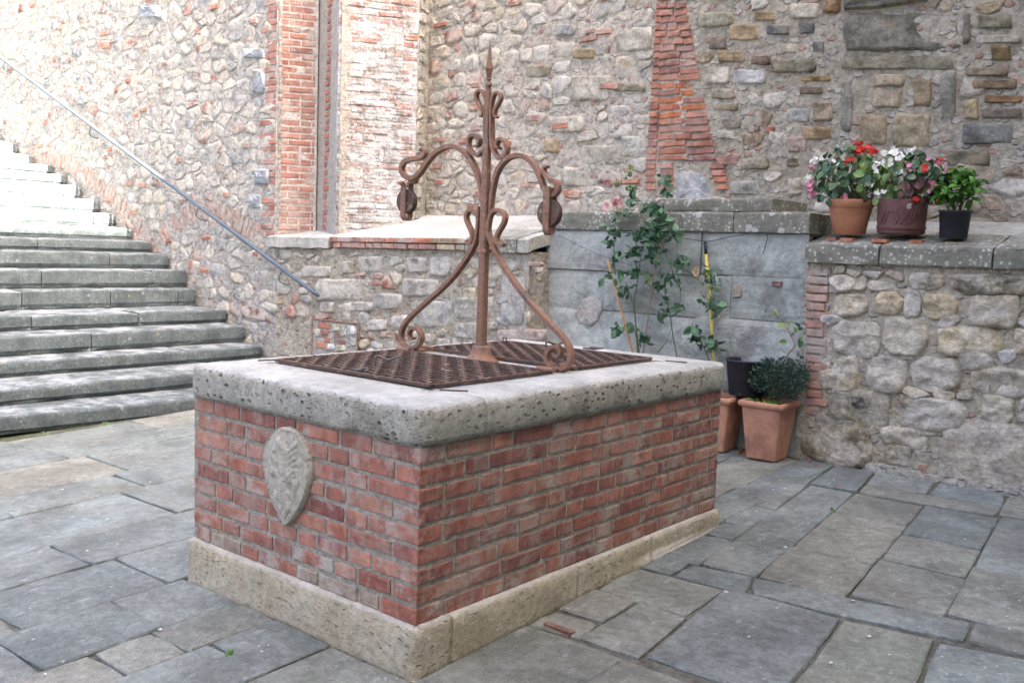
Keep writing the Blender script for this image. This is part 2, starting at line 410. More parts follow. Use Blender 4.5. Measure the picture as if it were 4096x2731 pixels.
# ------------------------------------------------------------------ masonry builders
class Plane:
    def __init__(s, o, ud, n): s.o = Vector(o); s.u = Vector(ud).normalized(); s.n = Vector(n).normalized()
    def p(s, a, z, d=0.0):
        q = s.o + s.u * a + s.n * d
        return Vector((q.x, q.y, z))
def wallY(Y): return Plane((0, Y, 0), (1, 0, 0), (0, -1, 0))
def nz(x, y, z=0.0): return noise.noise(Vector((x, y, z)))
def fbm(x, y, z=0.0): return nz(x, y, z) + 0.5 * nz(2.1*x+7, 2.1*y, z) + 0.25 * nz(4.3*x, 4.3*y+3, z)
def mortar_sheet(name, pl, s0, s1, z0, z1, step, amp, mat, parent, thick=0.45, seed=0.0, batter=0.0):
    """a wall body with an uneven front; z0/z1 may be functions of s"""
    f0 = z0 if callable(z0) else (lambda s: z0)
    f1 = z1 if callable(z1) else (lambda s: z1)
    ns = max(2, int(abs(s1 - s0) / step)); nzz = max(2, int((f1((s0+s1)/2) - f0((s0+s1)/2)) / step))
    V = []; Fc = []
    for i in range(ns + 1):
        s = s0 + (s1 - s0) * i / ns
        for j in range(nzz + 1):
            z = f0(s) + (f1(s) - f0(s)) * j / nzz
            d = amp * (fbm(s*5 + seed, z*5, seed) + 0.6 * nz(s*17, z*17, seed)) - batter * z
            V.append(pl.p(s, z, d))
    w = nzz + 1
    for i in range(ns):
        for j in range(nzz):
            Fc.append((i*w + j, (i+1)*w + j, (i+1)*w + j + 1, i*w + j + 1))
    border = [i*w for i in range(ns+1)] + [ns*w + j for j in range(1, nzz+1)] + [i*w + nzz for i in range(ns-1, -1, -1)] + [j for j in range(nzz-1, 0, -1)]
    b = len(V)
    for k in border:
        V.append(V[k] - pl.n * thick)
    m = len(border)
    for k in range(m):
        Fc.append((border[k], b + k, b + (k+1) % m, border[(k+1) % m]))
    Fc.append(tuple(range(b, b + m)))
    return obj(name, V, Fc, mat, parent)
def clip(poly, a, b, c):                       # keep a*x+b*y<=c
    out = []
    for i in range(len(poly)):
        p, q = poly[i], poly[(i+1) % len(poly)]
        dp, dq = a*p[0] + b*p[1] - c, a*q[0] + b*q[1] - c
        if dp <= 0: out.append(p)
        if (dp < 0 < dq) or (dq < 0 < dp):
            t = dp / (dp - dq); out.append((p[0] + (q[0]-p[0])*t, p[1] + (q[1]-p[1])*t))
    return out
def area(poly): return 0.5 * sum(poly[i][0]*poly[(i+1) % len(poly)][1] - poly[(i+1) % len(poly)][0]*poly[i][1] for i in range(len(poly)))
def cen(poly):
    n = len(poly); return (sum(p[0] for p in poly)/n, sum(p[1] for p in poly)/n)
def rubble_cells(s0, s1, z0, z1, w, h, ay=1.45):
    """weakly coursed rubble: jittered rows of seeds, cells by nearest seed"""
    pts = []; z = z0 - h
    while z < z1 + h:
        hh = h * U(0.55, 1.5); s = s0 - w * U(0, 1.5)
        while s < s1 + w:
            ww = w * U(0.35, 1.9)
            if rnd() < 0.22:
                pts.append((s + ww/2, (z + hh*0.27 + U(-.02, .02)) * ay)); pts.append((s + ww/2 + U(-.05, .05), (z + hh*0.76 + U(-.02, .02)) * ay))
            else:
                pts.append((s + ww/2, (z + hh/2 + U(-.3, .3)*hh*0.5) * ay))
            s += ww
        z += hh
    R = 3.2 * max(w, h * ay)
    rr_ = [(U(0, .75)*w*.62)**2 if rnd() < .75 else (U(.6, 1.15)*w*.62)**2 for _ in pts]
    cells = []
    for i, p in enumerate(pts):
        if not (s0 <= p[0] <= s1 and z0*ay <= p[1] <= z1*ay): continue
        wp = rr_[i]
        poly = [(p[0]-R, p[1]-R), (p[0]+R, p[1]-R), (p[0]+R, p[1]+R), (p[0]-R, p[1]+R)]
        for j, q in enumerate(pts):
            if j == i or abs(q[0]-p[0]) > R or abs(q[1]-p[1]) > R: continue
            a, b = q[0]-p[0], q[1]-p[1]
            poly = clip(poly, a, b, a*(p[0]+q[0])/2 + b*(p[1]+q[1])/2 + (wp - rr_[j])/2)
            if len(poly) < 3: break
        if len(poly) >= 3 and area(poly) > .0012: cells.append([(x, y/ay) for x, y in poly])
    return cells
def outline(poly, gap, n=9, jit=0.04):
    c = cen(poly); P = []
    m = len(poly)
    per = [math.dist(poly[i], poly[(i+1) % m]) for i in range(m)]; L = sum(per)
    for k in range(n):
        t = (k + U(-.2, .2)) / n * L; t %= L; i = 0
        while t > per[i]: t -= per[i]; i = (i+1) % m
        a, b = poly[i], poly[(i+1) % m]; f = t / max(per[i], 1e-6)
        P.append((a[0] + (b[0]-a[0])*f, a[1] + (b[1]-a[1])*f))
    out = []
    for x, y in P:
        d = math.hypot(x-c[0], y-c[1]) or 1e-6
        k = max(0.3, 1 - gap/d) * (1 + U(-jit, jit))
        out.append((c[0] + (x-c[0])*k, c[1] + (y-c[1])*k))
    return out
def stone_geo(pl, out, proud, rough=0.25, d0=0.0):
    c = cen(out); n = len(out)
    V = [pl.p(x, y, d0 - 0.025) for x, y in out]
    tx, ty = U(-.35, .35), U(-.35, .35)
    for k, dd in ((0.94, 0.55), (0.78, 0.95), (0.4, 1.0)):
        for x, y in out:
            xx, yy = c[0] + (x-c[0])*k, c[1] + (y-c[1])*k
            V.append(pl.p(xx, yy, d0 + proud * dd * (1 + U(-rough, rough)) + 0.1 * ((xx-c[0])*tx + (yy-c[1])*ty)))
    V.append(pl.p(c[0], c[1], d0 + proud * (1 + U(-rough, rough))))
    Fc = []
    for r in range(3):
        for k in range(n):
            Fc.append((r*n + k, r*n + (k+1) % n, (r+1)*n + (k+1) % n, (r+1)*n + k))
    for k in range(n): Fc.append((3*n + k, 3*n + (k+1) % n, 4*n))
    return V, Fc
def stone_mesh(pl, out, proud, mat, rough=0.25, d0=0.0):
    return mk(*stone_geo(pl, out, proud, rough, d0), mat)
class Stuff:
    """the small stones past the first three hundred, joined, each with its own colour"""
    def __init__(s): s.v = []; s.f = []; s.c = []
    def add(s, pl, poly, color, gap=.008, proud=.015, n=7, jit=.06, rough=.3):
        V, Fc = stone_geo(pl, outline(poly, gap, n, jit), proud, rough); b = len(s.v)
        s.v += [tuple(v) for v in V]; s.f += [tuple(i + b for i in f) for f in Fc]; s.c += [color] * len(V)
    def build(s, name, parent):
        if not s.v: return
        me = mk(s.v, s.f, STONE_A); at = me.color_attributes.new('Col', 'FLOAT_COLOR', 'POINT')
        at.data.foreach_set('color', [x for c in s.c for x in c])
        return tag(link(name, me, parent), kind='stuff')
def hero(pl, poly, parent, color, proud=.04, gap=.004, amp=.012, seed=0.0, name='stone', n=24, d0=0.0, freq=9, ks=(1.02, .97, .88, .74, .56, .36, .16), mat=None):
    """a large rough-faced stone seen close: many facets, broken outline, flat-ish face"""
    out = outline(poly, gap, n, .02); c = cen(out); sd = rnd()*50
    out = [(c[0] + (x-c[0])*(1 + .13*fbm(x*8 + sd, y*8)), c[1] + (y-c[1])*(1 + .15*fbm(x*8, y*8 + sd))) for x, y in out]
    tx, ty = U(-.12, .12), U(-.18, .18); V = []
    for k in ks:
        for x, y in out:
            xx, yy = c[0] + (x-c[0])*k, c[1] + (y-c[1])*k
            rg = 1 - abs(nz(xx*freq + sd, yy*freq*1.4, sd)) * 2
            h = -.02 if k > 1 else proud * min(1, (1.0 - k)*6 + .12) + min(1, (1-k)*7) * (amp*rg + amp*.8*fbm(xx*freq*1.7, yy*freq*1.7, sd) + tx*(xx-c[0]) + ty*(yy-c[1]))
            V.append(pl.p(xx, yy, d0 + h))
    V.append(pl.p(c[0], c[1], d0 + proud + amp*(1 - abs(nz(c[0]*freq + sd, c[1]*freq*1.4, sd))*2)))
    Fc = [(r*n + k, r*n + (k+1) % n, (r+1)*n + (k+1) % n, (r+1)*n + k) for r in range(len(ks)-1) for k in range(n)]
    b = (len(ks)-1)*n; Fc += [(b + k, b + (k+1) % n, len(ks)*n) for k in range(n)]
    return link(name, mk(V, Fc, mat or STONE, True), parent, color)
def put_stone(pl, poly, parent, color, gap=0.012, proud=0.02, n=9, jit=0.05, d0=0.0, mat=None, name='stone', rough=0.3):
    out = outline(poly, gap, n, jit)
    return link(name, stone_mesh(pl, out, proud, mat or STONE, rough, d0), parent, color)
def put_brick(pl, s, z, w, h, parent, color, proud=0.01, ang=0.0, d0=0.0, mat=None, name='brick', depth=0.03):
    """s,z: centre; a brick with worn rounded arrises"""
    V = []; ca, sa = math.cos(ang), math.sin(ang)
    def add(fx, fz, d):
        x, y = fx*w/2, fz*h/2
        V.append(pl.p(s + x*ca - y*sa, z + x*sa + y*ca, d0 + d))
    e = min(0.2, 0.008 / h * 2); ex = min(0.15, 0.008 / w * 2)
    for k in ((-1,-1),(1,-1),(1,1),(-1,1)): add(k[0] + U(-.03,.03), k[1] + U(-.05,.05), -depth)
    for k in ((-1,-1),(1,-1),(1,1),(-1,1)): add(k[0] + U(-.02,.02), k[1] + U(-.05,.05), proud*0.4)
    for k in ((-1,-1),(1,-1),(1,1),(-1,1)): add(k[0]*(1-ex*U(.5,1.6)), k[1]*(1-e*U(.5,1.5)), proud*U(.8,1.2))
    Fc = [(8,9,10,11)]
    for r in (0, 4):
        for k in range(4): Fc.append((r+k, r+(k+1) % 4, r+4+(k+1) % 4, r+4+k))
    return obj(name, V, Fc, mat or BRICK, parent, color)
def inside(pt, poly):
    x, y = pt; r = False; n = len(poly)
    for i in range(n):
        a, b = poly[i], poly[(i+1) % n]
        if (a[1] > y) != (b[1] > y) and x < (b[0]-a[0])*(y-a[1])/(b[1]-a[1]) + a[0]: r = not r
    return r
def pick(cols, v=0.12):
    c = random.choice(cols); k = 1 + U(-v, v)
    return (c[0]*k, c[1]*k, c[2]*k)
RED = [(0.4, 0.155, 0.095), (0.35, 0.145, 0.1), (0.43, 0.19, 0.12), (0.29, 0.125, 0.1), (0.39, 0.175, 0.13)]
PINK = [(0.42, 0.22, 0.17), (0.36, 0.2, 0.165), (0.4, 0.25, 0.2), (0.33, 0.185, 0.155)]
PALE = [(0.52, 0.475, 0.4), (0.49, 0.43, 0.34), (0.56, 0.52, 0.45), (0.45, 0.4, 0.335), (0.46, 0.44, 0.41), (0.38, 0.355, 0.32), (0.52, 0.44, 0.32)]
COOL = [(0.33, 0.34, 0.335), (0.28, 0.295, 0.3), (0.38, 0.375, 0.35), (0.42, 0.4, 0.355), (0.34, 0.315, 0.265), (0.45, 0.42, 0.365)]
BROWN = [(0.27, 0.205, 0.13), (0.33, 0.25, 0.155), (0.24, 0.205, 0.145), (0.3, 0.255, 0.185), (0.39, 0.315, 0.215), (0.22, 0.155, 0.095), (0.38, 0.33, 0.255)]
def imbox(b, z, Y):                            # pixel box (x0,y0,x1,y1) in zoom z -> polygon on the plane Y
    x0, y0, x1, y1 = b; ox, oy, k = z
    out = []
    for x, y in ((x0, y1), (x1, y1), (x1, y0), (x0, y0)):
        q = onY(ox + x/k, oy + y/k, Y); out.append((q.x, q.z))
    return out
def impoly(P, z, Y):
    ox, oy, k = z; out = []
    for x, y in P:
        q = onY(ox + x/k, oy + y/k, Y); out.append((q.x, q.z))
    if area(out) < 0: out.reverse()
    return out

# ------------------------------------------------------------------ ground and paving
W_, L_ = 1.432, 2.220                           # the well's brick body
S = []
gv = []; gf = []
xs = [-60, -20, -9] + [-6 + 0.5*i for i in range(20)] + [6, 12, 60]; ys = [-60, -20, -8] + [-5 + 0.5*i for i in range(21)] + [8, 20, 60]
for x in xs:
    for y in ys: gv.append((x, y, G(x, y) - 0.016 + 0.003 * nz(x*3, y*3)))
for i in range(len(xs)-1):
    for j in range(len(ys)-1): gf.append((i*len(ys)+j, (i+1)*len(ys)+j, (i+1)*len(ys)+j+1, i*len(ys)+j+1))
ground = tag(obj('ground', gv, gf, DIRT), kind='structure')
SLATE = [(0.205, 0.228, 0.218), (0.222, 0.242, 0.226), (0.196, 0.22, 0.214), (0.235, 0.24, 0.21), (0.213, 0.233, 0.218), (0.25, 0.248, 0.212)]
def flag(poly, color=None):
    poly = [tuple(p) for p in poly]
    if area(poly) < 0: poly.reverse()
    c = cen(poly); gap = U(-0.002, 0.002)
    P = []
    m = len(poly)
    for i in range(m):
        a, b = poly[i], poly[(i+1) % m]
        n = max(2, int(math.dist(a, b) / 0.14))
        for k in range(n):
            f = k / n
            x, y = a[0] + (b[0]-a[0])*f, a[1] + (b[1]-a[1])*f
            d = math.hypot(x-c[0], y-c[1]); g = gap * (1.6 if k == 0 else 1.0) + (U(-.003, .006) if k else U(0, .016))
            kk = 1 - g/d
            P.append((c[0] + (x-c[0])*kk, c[1] + (y-c[1])*kk))
    tx, ty, dz = U(-.011, .011), U(-.011, .011), U(-.005, .004)
    def top(x, y): return G(x, y) + dz + tx*(x-c[0]) + ty*(y-c[1])
    n = len(P); V = []
    for x, y in P: V.append((x, y, top(x, y) - 0.075))
    for x, y in P: V.append((x, y, top(x, y) - U(.005, .009)))
    for x, y in P:
        d = math.hypot(x-c[0], y-c[1]); k = 1 - 0.008/d
        V.append((c[0] + (x-c[0])*k, c[1] + (y-c[1])*k, top(x, y) + U(-.003, .001)))
    for x, y in P:
        k = 0.6
        xx, yy = c[0] + (x-c[0])*k, c[1] + (y-c[1])*k
        V.append((xx, yy, top(xx, yy) + U(-.002, .003)))
    V.append((c[0], c[1], top(*c)))
    Fc = [(r*n + k, r*n + (k+1) % n, (r+1)*n + (k+1) % n, (r+1)*n + k) for r in range(3) for k in range(n)]
    Fc += [(3*n + k, 3*n + (k+1) % n, 4*n) for k in range(n)]
    return obj('paving_slab', V, Fc, PAVE, ground, color or pick(SLATE, .1))
def quad(x0, y0, x1, y1, skew=0.0):
    return [(x0 + skew*(y0-1.7), y0), (x1 + skew*(y0-1.7), y0), (x1 + skew*(y1-1.7), y1), (x0 + skew*(y1-1.7), y1)]
def strip(x0, x1, cuts, skew=0.0):
    for a, b in zip(cuts[:-1], cuts[1:]):
        j0, j1 = U(-.012, .012), U(-.012, .012)
        P = quad(x0, a, x1, b, skew)
        flag([(P[0][0], P[0][1]), (P[1][0], P[1][1] + j0), (P[2][0], P[2][1] + j1), P[3]])
def cuts(a, b, lo, hi, fixed=()):
    out = [a]; fx = sorted(f for f in fixed if a < f < b)
    for stop in fx + [b]:
        while stop - out[-1] > hi * 1.25: out.append(out[-1] + U(lo, hi))
        if stop - out[-1] < lo * 0.5 and len(out) > 1 and out[-1] not in fx: out.pop()
        out.append(stop)
    return out
# left of the well: strips running along the well's long side
LB = [-4.9, -4.45, -4.03, -3.43, -3.0, -2.37, -1.96, -1.47]
for x0, x1 in zip(LB[:-1], LB[1:]):
    fx = {-2.37: (-0.22,), -1.96: (-0.1, 0.62)}.get(x0, ())
    strip(x0, x1, cuts(-4.2, 3.62, 0.55, 1.25, fx))
strip(-1.47, -1.05, cuts(-4.2, -0.03, 0.4, 0.6, (-0.84, -0.37)))
strip(-1.05, -0.78, cuts(-4.2, -0.03, 0.3, 0.5, (-0.66, -0.42)))
strip(-0.78, -0.42, cuts(-4.2, -0.03, 0.35, 0.7, (-0.33,)))
strip(-0.42, 0.02, cuts(-4.2, -0.03, 0.4, 0.7, (-0.45,)))
for x0, x1 in ((-1.45, -1.0), (-1.0, -0.6), (-0.6, -0.22), (-0.22, 0.02)):
    strip(x0, x1, cuts(2.26, 3.86, 0.45, 0.8))
strip(-1.45, -1.44 + 0.0, [2.26, 2.27]) if False else None
# right of the well
flag([(0.035, 1.43), (0.2, 1.44), (0.2, 1.62), (0.035, 1.61)]); flag([(0.21, 1.45), (0.56, 1.46), (0.5, 1.65), (0.2, 1.62)])
flag([(0.035, 1.62), (0.235, 1.63), (0.205, 2.04), (0.035, 2.03)]); flag([(0.035, 2.04), (0.2, 2.05), (0.185, 2.3), (0.035, 2.26)])
flag([(0.03, 1.08), (0.48, 1.08), (0.46, 1.43), (0.03, 1.41)]); flag([(0.03, 0.6), (0.27, 0.63), (0.25, 0.79), (0.03, 0.77)])
flag([(0.03, 0.79), (0.25, 0.81), (0.25, 1.07), (0.03, 1.07)]); flag([(0.27, 0.62), (0.54, 0.63), (0.49, 1.07), (0.26, 1.07)])
flag([(0.55, 0.66), (1.06, 0.68), (0.98, 1.46), (0.47, 1.45)], (0.195, 0.21, 0.202)); flag([(1.07, 0.72), (1.43, 0.75), (1.33, 1.51), (0.99, 1.46)], (0.215, 0.22, 0.185))
flag([(1.44, 0.9), (2.0, 0.93), (1.95, 1.6), (1.34, 1.5)]); flag([(0.58, 1.47), (1.42, 1.56), (1.4, 1.76), (0.5, 1.65)]); flag([(1.43, 1.57), (2.2, 1.62), (2.18, 1.86), (1.41, 1.77)])
sk = -0.095
for x0, x1, cu in ((0.24, 0.51, [1.64, 2.5, 3.3]), (0.51, 0.91, [1.67, 2.15, 2.86, 3.3]), (0.91, 1.3, [1.74, 2.27, 2.7, 3.1, 3.31]),
                   (1.3, 1.68, [1.79, 2.42, 2.8, 3.36]), (1.68, 2.1, [1.84, 2.5, 3.2, 3.7]), (2.1, 2.6, [1.88, 2.6, 3.3, 3.8])):
    strip(x0, x1, cu, sk)
flag([(0.035, 2.3), (0.175, 2.3), (0.15, 2.68), (-0.2, 2.66), (-0.2, 2.27)]); flag([(-0.2, 2.67), (0.14, 2.69), (0.07, 3.3), (-0.2, 3.2)])
flag([(0.08, 3.31), (0.36, 3.33), (0.28, 3.86), (0.02, 3.86)]); flag([(0.37, 3.32), (1.12, 3.36), (1.1, 3.57), (0.34, 3.52)]); flag([(0.34, 3.53), (0.7, 3.55), (0.65, 3.86), (0.29, 3.86)])
flag([(0.71, 3.56), (1.1, 3.58), (1.05, 3.86), (0.67, 3.86)]); flag([(1.12, 3.37), (1.55, 3.4), (1.5, 3.86), (1.08, 3.86)]); flag([(1.56, 3.4), (2.0, 3.5), (2.0, 3.86), (1.52, 3.86)])
flag([(-0.22, 3.21), (0.06, 3.31), (0.0, 3.86), (-0.22, 3.86)])
for x0, x1 in ((0.03, 0.5), (0.5, 1.05), (1.05, 1.5), (1.5, 2.0)):
    strip(x0, x1, cuts(-4.2, 0.59 if x0 < 1 else 0.7, 0.5, 0.9))
for x0, x1 in ((2.0, 2.5), (2.5, 3.1), (3.1, 3.7), (3.7, 4.3)):
    strip(x0, x1, cuts(-4.2, 3.8 if x0 > 2.4 else 1.6, 0.6, 1.1))

bq = [onZ(u, v, -.125) for u, v in ((2175, 2474), (2186, 2468), (2302, 2506), (2282, 2514))]
obj('brick_sliver', [(q.x, q.y, G(q.x, q.y) + dz) for dz in (-.05, .006) for q in bq], [(4,5,6,7), (0,1,5,4), (1,2,6,5), (2,3,7,6), (3,0,4,7)], BRICK, ground, (.2, .1, .08, .3))
# ------------------------------------------------------------------ flight of steps climbing to the left along the wall
stairs = tag(empty('stone_staircase', (-4.8, 1.5, -0.15)), 'broad flight of worn grey stone steps climbing beside the rubble wall', 'staircase')
stepX = [-4.78, -5.42, -6.03, -6.35, -6.69, -7.3, -7.5, -7.87, -8.27, -8.71, -9.14, -9.55, -10.03, -10.44, -10.83, -11.4, -11.9, -12.4, -12.9]
stepZ = [-0.035, 0.105, 0.245, 0.43, 0.575, 0.775, 0.968, 1.147, 1.285, 1.435, 1.61, 1.785, 1.97, 2.12, 2.255, 2.41, 2.6, 2.76, 2.93]
stepS = [-0.095, -0.02, 0, 0, 0, 0, 0, 0, 0, 0, 0, 0, 0, 0, 0, 0, 0, 0, 0]        # the lowest tread runs slightly askew
stepJ = [[2.6], [0.68, 3.0], [2.75], [0.6, 1.95], [1.55, 2.6], [1.72, 2.62, 3.4], [2.0, 3.2], [2.9], [2.3], [1.4], [2.2, 3.35], [2.6, 3.3], [2.9, 3.4], [1.9, 3.45], [2.4], [3.0], [2.0], [2.6], [2.2]]
def step_block(i, y0, y1):
    """one long worn stone of a tread: rounded nosing, wavy edge, rough face"""
    x = stepX[i]; z = stepZ[i]; zb = (stepZ[i-1] if i else G(x, 1.5)) + (0.012 if i else -0.03)
    back = (stepX[i+1] if i+1 < len(stepX) else x - 0.5) - 0.06 - x
    h = z - zb
    prof = [(0.0 - 0.012, zb + 0.02), (0.002, zb + 0.25*h), (0.004, zb + 0.6*h), (0.003, z - 0.02), (-0.004, z - 0.006), (-0.02, z - 0.001), (-0.1, z), (back*0.6, z + 0.004), (back, z + 0.004)]
    n = max(3, int((y1 - y0) / 0.07)); V = []; Fc = []; sd = i * 3.7 + y0
    for k in range(n + 1):
        y = y0 + (y1 - y0) * k / n
        e = 0.012 if k in (0, n) else 0.0
        wob = 0.012 * fbm(y*3, sd) + 0.006 * nz(y*11, sd)
        sag = 0.016 * fbm(y*1.7 + 5, sd) + 0.004 * nz(y*9, sd)
        for q, (dx, zz) in enumerate(prof):
            r = 0.006 * nz(y*13, q*1.7 + sd) if q < 3 else 0
            hh = (zz - zb) / max(h, .01)
            V.append((x + stepS[i]*(3.65 - y) + dx + (wob if q < 7 else 0) + r - e, y, zz + (sag if 3 <= q < 7 else 0) * hh - (e*0.7 if q >= 3 else 0)))
    m = len(prof)
    base = len(V)
    for k in range(n + 1):
        y = y0 + (y1 - y0) * k / n; V.append((x + stepS[i]*(3.65 - y) + back, y, zb - 0.01)); V.append((x + stepS[i]*(3.65 - y) - 0.02, y, zb))
    for k in range(n):
        for q in range(m - 1): Fc.append((k*m + q, k*m + q + 1, (k+1)*m + q + 1, (k+1)*m + q))
        a, b = base + 2*k, base + 2*k + 2
        Fc.append((k*m + m - 1, a, b, (k+1)*m + m - 1)); Fc.append((a, a+1, b+1, b)); Fc.append((a+1, k*m, (k+1)*m, b+1))
    for k, rev in ((0, True), (n, False)):
        cap = [k*m + q for q in range(m)] + [base + 2*k, base + 2*k + 1]
        Fc.append(tuple(cap) if not rev else tuple(cap[::-1]))
    return V, Fc
for i in range(len(stepX)):
    st = empty('step', (stepX[i], 1.0, stepZ[i]))
    st.parent = stairs; st.matrix_parent_inverse = Matrix.Translation(-Vector(stairs.location)); st.location = (stepX[i], 1.0, stepZ[i])
    ys_ = [-3.2, -1.4 + U(-.3, .3)] + [y for y in stepJ[i]] + [3.62]
    for a, b in zip(ys_[:-1], ys_[1:]):
        V, Fc = step_block(i, a + 0.004, b - 0.004)
        me = mk(V, Fc, STEP)
        o = bpy.data.objects.new('block', me); COL.objects.link(o); o.parent = st
        o.matrix_parent_inverse = Matrix.Translation(-Vector((stepX[i], 1.0, stepZ[i])))
fill = MB()
for i in range(len(stepX)):
    o_ = 0.72 if i == 0 else (0.22 if i == 1 else 0.06)
    fill.box((stepX[i] - 1.2, -3.1, -1.0), (stepX[i] - o_, 3.6, stepZ[i] - 0.02 - 0.002*i))
o = fill.build('rubble_core', MORT_R, stairs)

# ------------------------------------------------------------------ the wall beside the stairs (Y = 3.65)
YW = 3.65
sw = tag(empty('stair_wall', (-9, 3.65, 0)), 'tall rubble wall of pale stone and brick rising behind the steps', 'wall')
PW = wallY(YW)
mortar_sheet('mortar_face', PW, -15.5, -5.84, -0.6, 6.5, 0.05, 0.010, MORT_L, sw, 0.6, 3.1)
zH = (0, 0, 1.0)
arch1 = [(110, 622), (190, 632), (260, 652), (330, 690), (400, 742), (470, 812), (530, 884), (590, 955), (625, 1015)]
arch2 = [(645, 965), (690, 895), (760, 858), (840, 846), (920, 868), (990, 910), (1052, 962)]
ARCH = []
for arc in (arch1, arch2):
    P = [onY(u, v, YW) for u, v in arc]; C2 = catmull([(p.x, p.z, 0) for p in P], 12); ARCH.append(C2)
def near_arch(c, d): return any(math.hypot(q.x - c[0], q.y - c[1]) < d for A in ARCH for q in A)
cells = rubble_cells(-12.9, -6.0, -0.1, 4.75, 0.235, 0.145)
cells = [c for c in cells if not near_arch(cen(c), 0.13)]
def above_steps(c):
    x, z = c
    for X_, Z_ in zip(stepX, stepZ):
        if x < X_ - 0.02: lim = Z_
    return z > (lim if x < stepX[0] else -0.1) - 0.05
cells = [c for c in cells if above_steps(cen(c))]
cells.sort(key=lambda c: -area(c))
st_ = Stuff()
for k, c in enumerate(cells):
    r = rnd()
    col = pick(COOL if r < .4 else PALE)
    if r > 0.93: col = pick(PINK)
    elif r < .08: col = pick([(0.3, 0.315, 0.33)])
    if area(c) < .02 and rnd() < .2: continue
    if k < 285: hero(PW, c, sw, (*col, U(.55, 1.0)), U(.0004, .0055), U(.001, .01), .005, n=12, freq=12, ks=(1.02, .88, .5), d0=-.004)
    else: st_.add(PW, c, (*col, U(.5, 1.0)), U(.002, .012), U(.002, .012))
st_.build('rubble', sw)
for z_, bb in (((400, 0, 2.94), (455, 70, 735, 215)), ((400, 0, 2.94), (1675, 575, 1955, 690)), ((0, 0, 1.0), (1020, 672, 1082, 740)), ((0, 0, 1.0), (995, 775, 1048, 835)), ((0, 0, 1.0), (1015, 275, 1065, 380)), ((0, 0, 1.0), (310, 382, 352, 420))):
    put_stone(PW, imbox(bb, z_, YW), sw, (*pick([(0.27, 0.3, 0.33), (0.3, 0.32, 0.34)]), .15), .006, .035, 10)
for A in ARCH:
    dist = 0
    for a, b in zip(A[:-1], A[1:]):
        dist += (b - a).length
        if dist > 0.078:
            dist = 0; t = (b - a).normalized(); n2 = Vector((-t.y, t.x))
            put_brick(PW, a.x, a.y, 0.045, 0.22, sw, (*pick([(.41, .25, .2), (.42, .3, .25), (.38, .21, .17)]), .85), U(.001, .01), math.atan2(t.y, t.x) + U(-.06, .06), name='arch_brick')
for k in range(80):
    s, z = U(-12.4, -6.05), U(0.2, 4.6)
    if above_steps((s, z)): put_brick(PW, s, z, U(.08, .2), U(.035, .055), sw, (*pick(RED), 0.75), U(.014, .028), U(-.1, .1))

# brick quoin at the end of that wall: narrow front, splayed side
QRED = [(0.35, 0.15, 0.115), (0.31, 0.135, 0.11), (0.38, 0.175, 0.135), (0.39, 0.2, 0.16), (0.36, 0.14, 0.095)]
P0 = Vector((-5.87, 3.65, 0)); az = math.radians(32); dsp = Vector((math.sin(az), math.cos(az), 0)); nsp = Vector((math.cos(az), -math.sin(az), 0))
quoin = tag(empty('brick_quoin', (-5.9, 3.68, 1.38)), 'red brick quoin with splayed side ending the rubble wall', 'pilaster')
PQ = Plane((-5.87, 3.645, 0), dsp, nsp)
mortar_sheet('mortar_face', PQ, 0.0, 0.41, 0.6, 6.5, 0.05, 0.004, MORT_B, quoin, 0.45, 1.2)
def course(pl, s0, s1, z, parent, cols, lime, h=0.052, mat=None, proud=(.004, .016), first=None):
    s = s0; k = 0
    while s < s1 - 0.03:
        w = random.choice((0.115, 0.24, 0.25, 0.235)) if not (k == 0 and first) else first
        w = min(w, s1 - s)
        if w > 0.035: put_brick(pl, s + w/2, z, w - 0.013, h + U(-.006, .004), parent, (*pick(cols, .18), U(*lime)), U(*proud), U(-.012, .012), mat=mat)
        s += w; k += 1
z = 1.42; k = 0
while z < 4.15:
    course(PQ, 0.0, 0.39, z, quoin, QRED, (.4, .9), proud=(.001, .009), first=(0.24 if k % 2 else 0.12))
    course(PW, -5.995 - (0.11 if k % 2 else 0.0) - U(0, .06), -5.875, z, quoin, QRED, (.4, .9), proud=(.001, .009), first=0.24)
    z += 0.0665; k += 1
# groove with a strip of brick between quoin and buttress
P1 = P0 + dsp * 0.4
groove = tag(empty('recessed_joint', (-5.4, 4.0, 1.4)), 'shadowed vertical groove of mortar with a strip of orange bricks', 'wall joint')
gd = Vector((0.92, -0.38, 0)).normalized(); gn = Vector((-0.18, -0.8, 0)).normalized(); gn = Vector((gd.y, -gd.x, 0))
gl = (Vector((-4.97, 3.70, 0)) - P1); gl.z = 0
gd = gl.normalized(); gn = Vector((gd.y, -gd.x, 0))
PG = Plane((P1.x - gn.x*.02, P1.y - gn.y*.02, 0), gd, gn)
mortar_sheet('mortar_face', PG, -0.1, gl.length + .02, 1.0, 6.5, 0.06, 0.006, MORT_P, groove, 0.3, 9.0)
z = 1.5
while z < 4.1:
    put_brick(PG, 0.3 + U(-.02, .02) + 0.035*(z-1.5), z, U(.09, .15), 0.05, groove, (*pick(RED), .1), .012)
    z += U(0.066, 0.085)

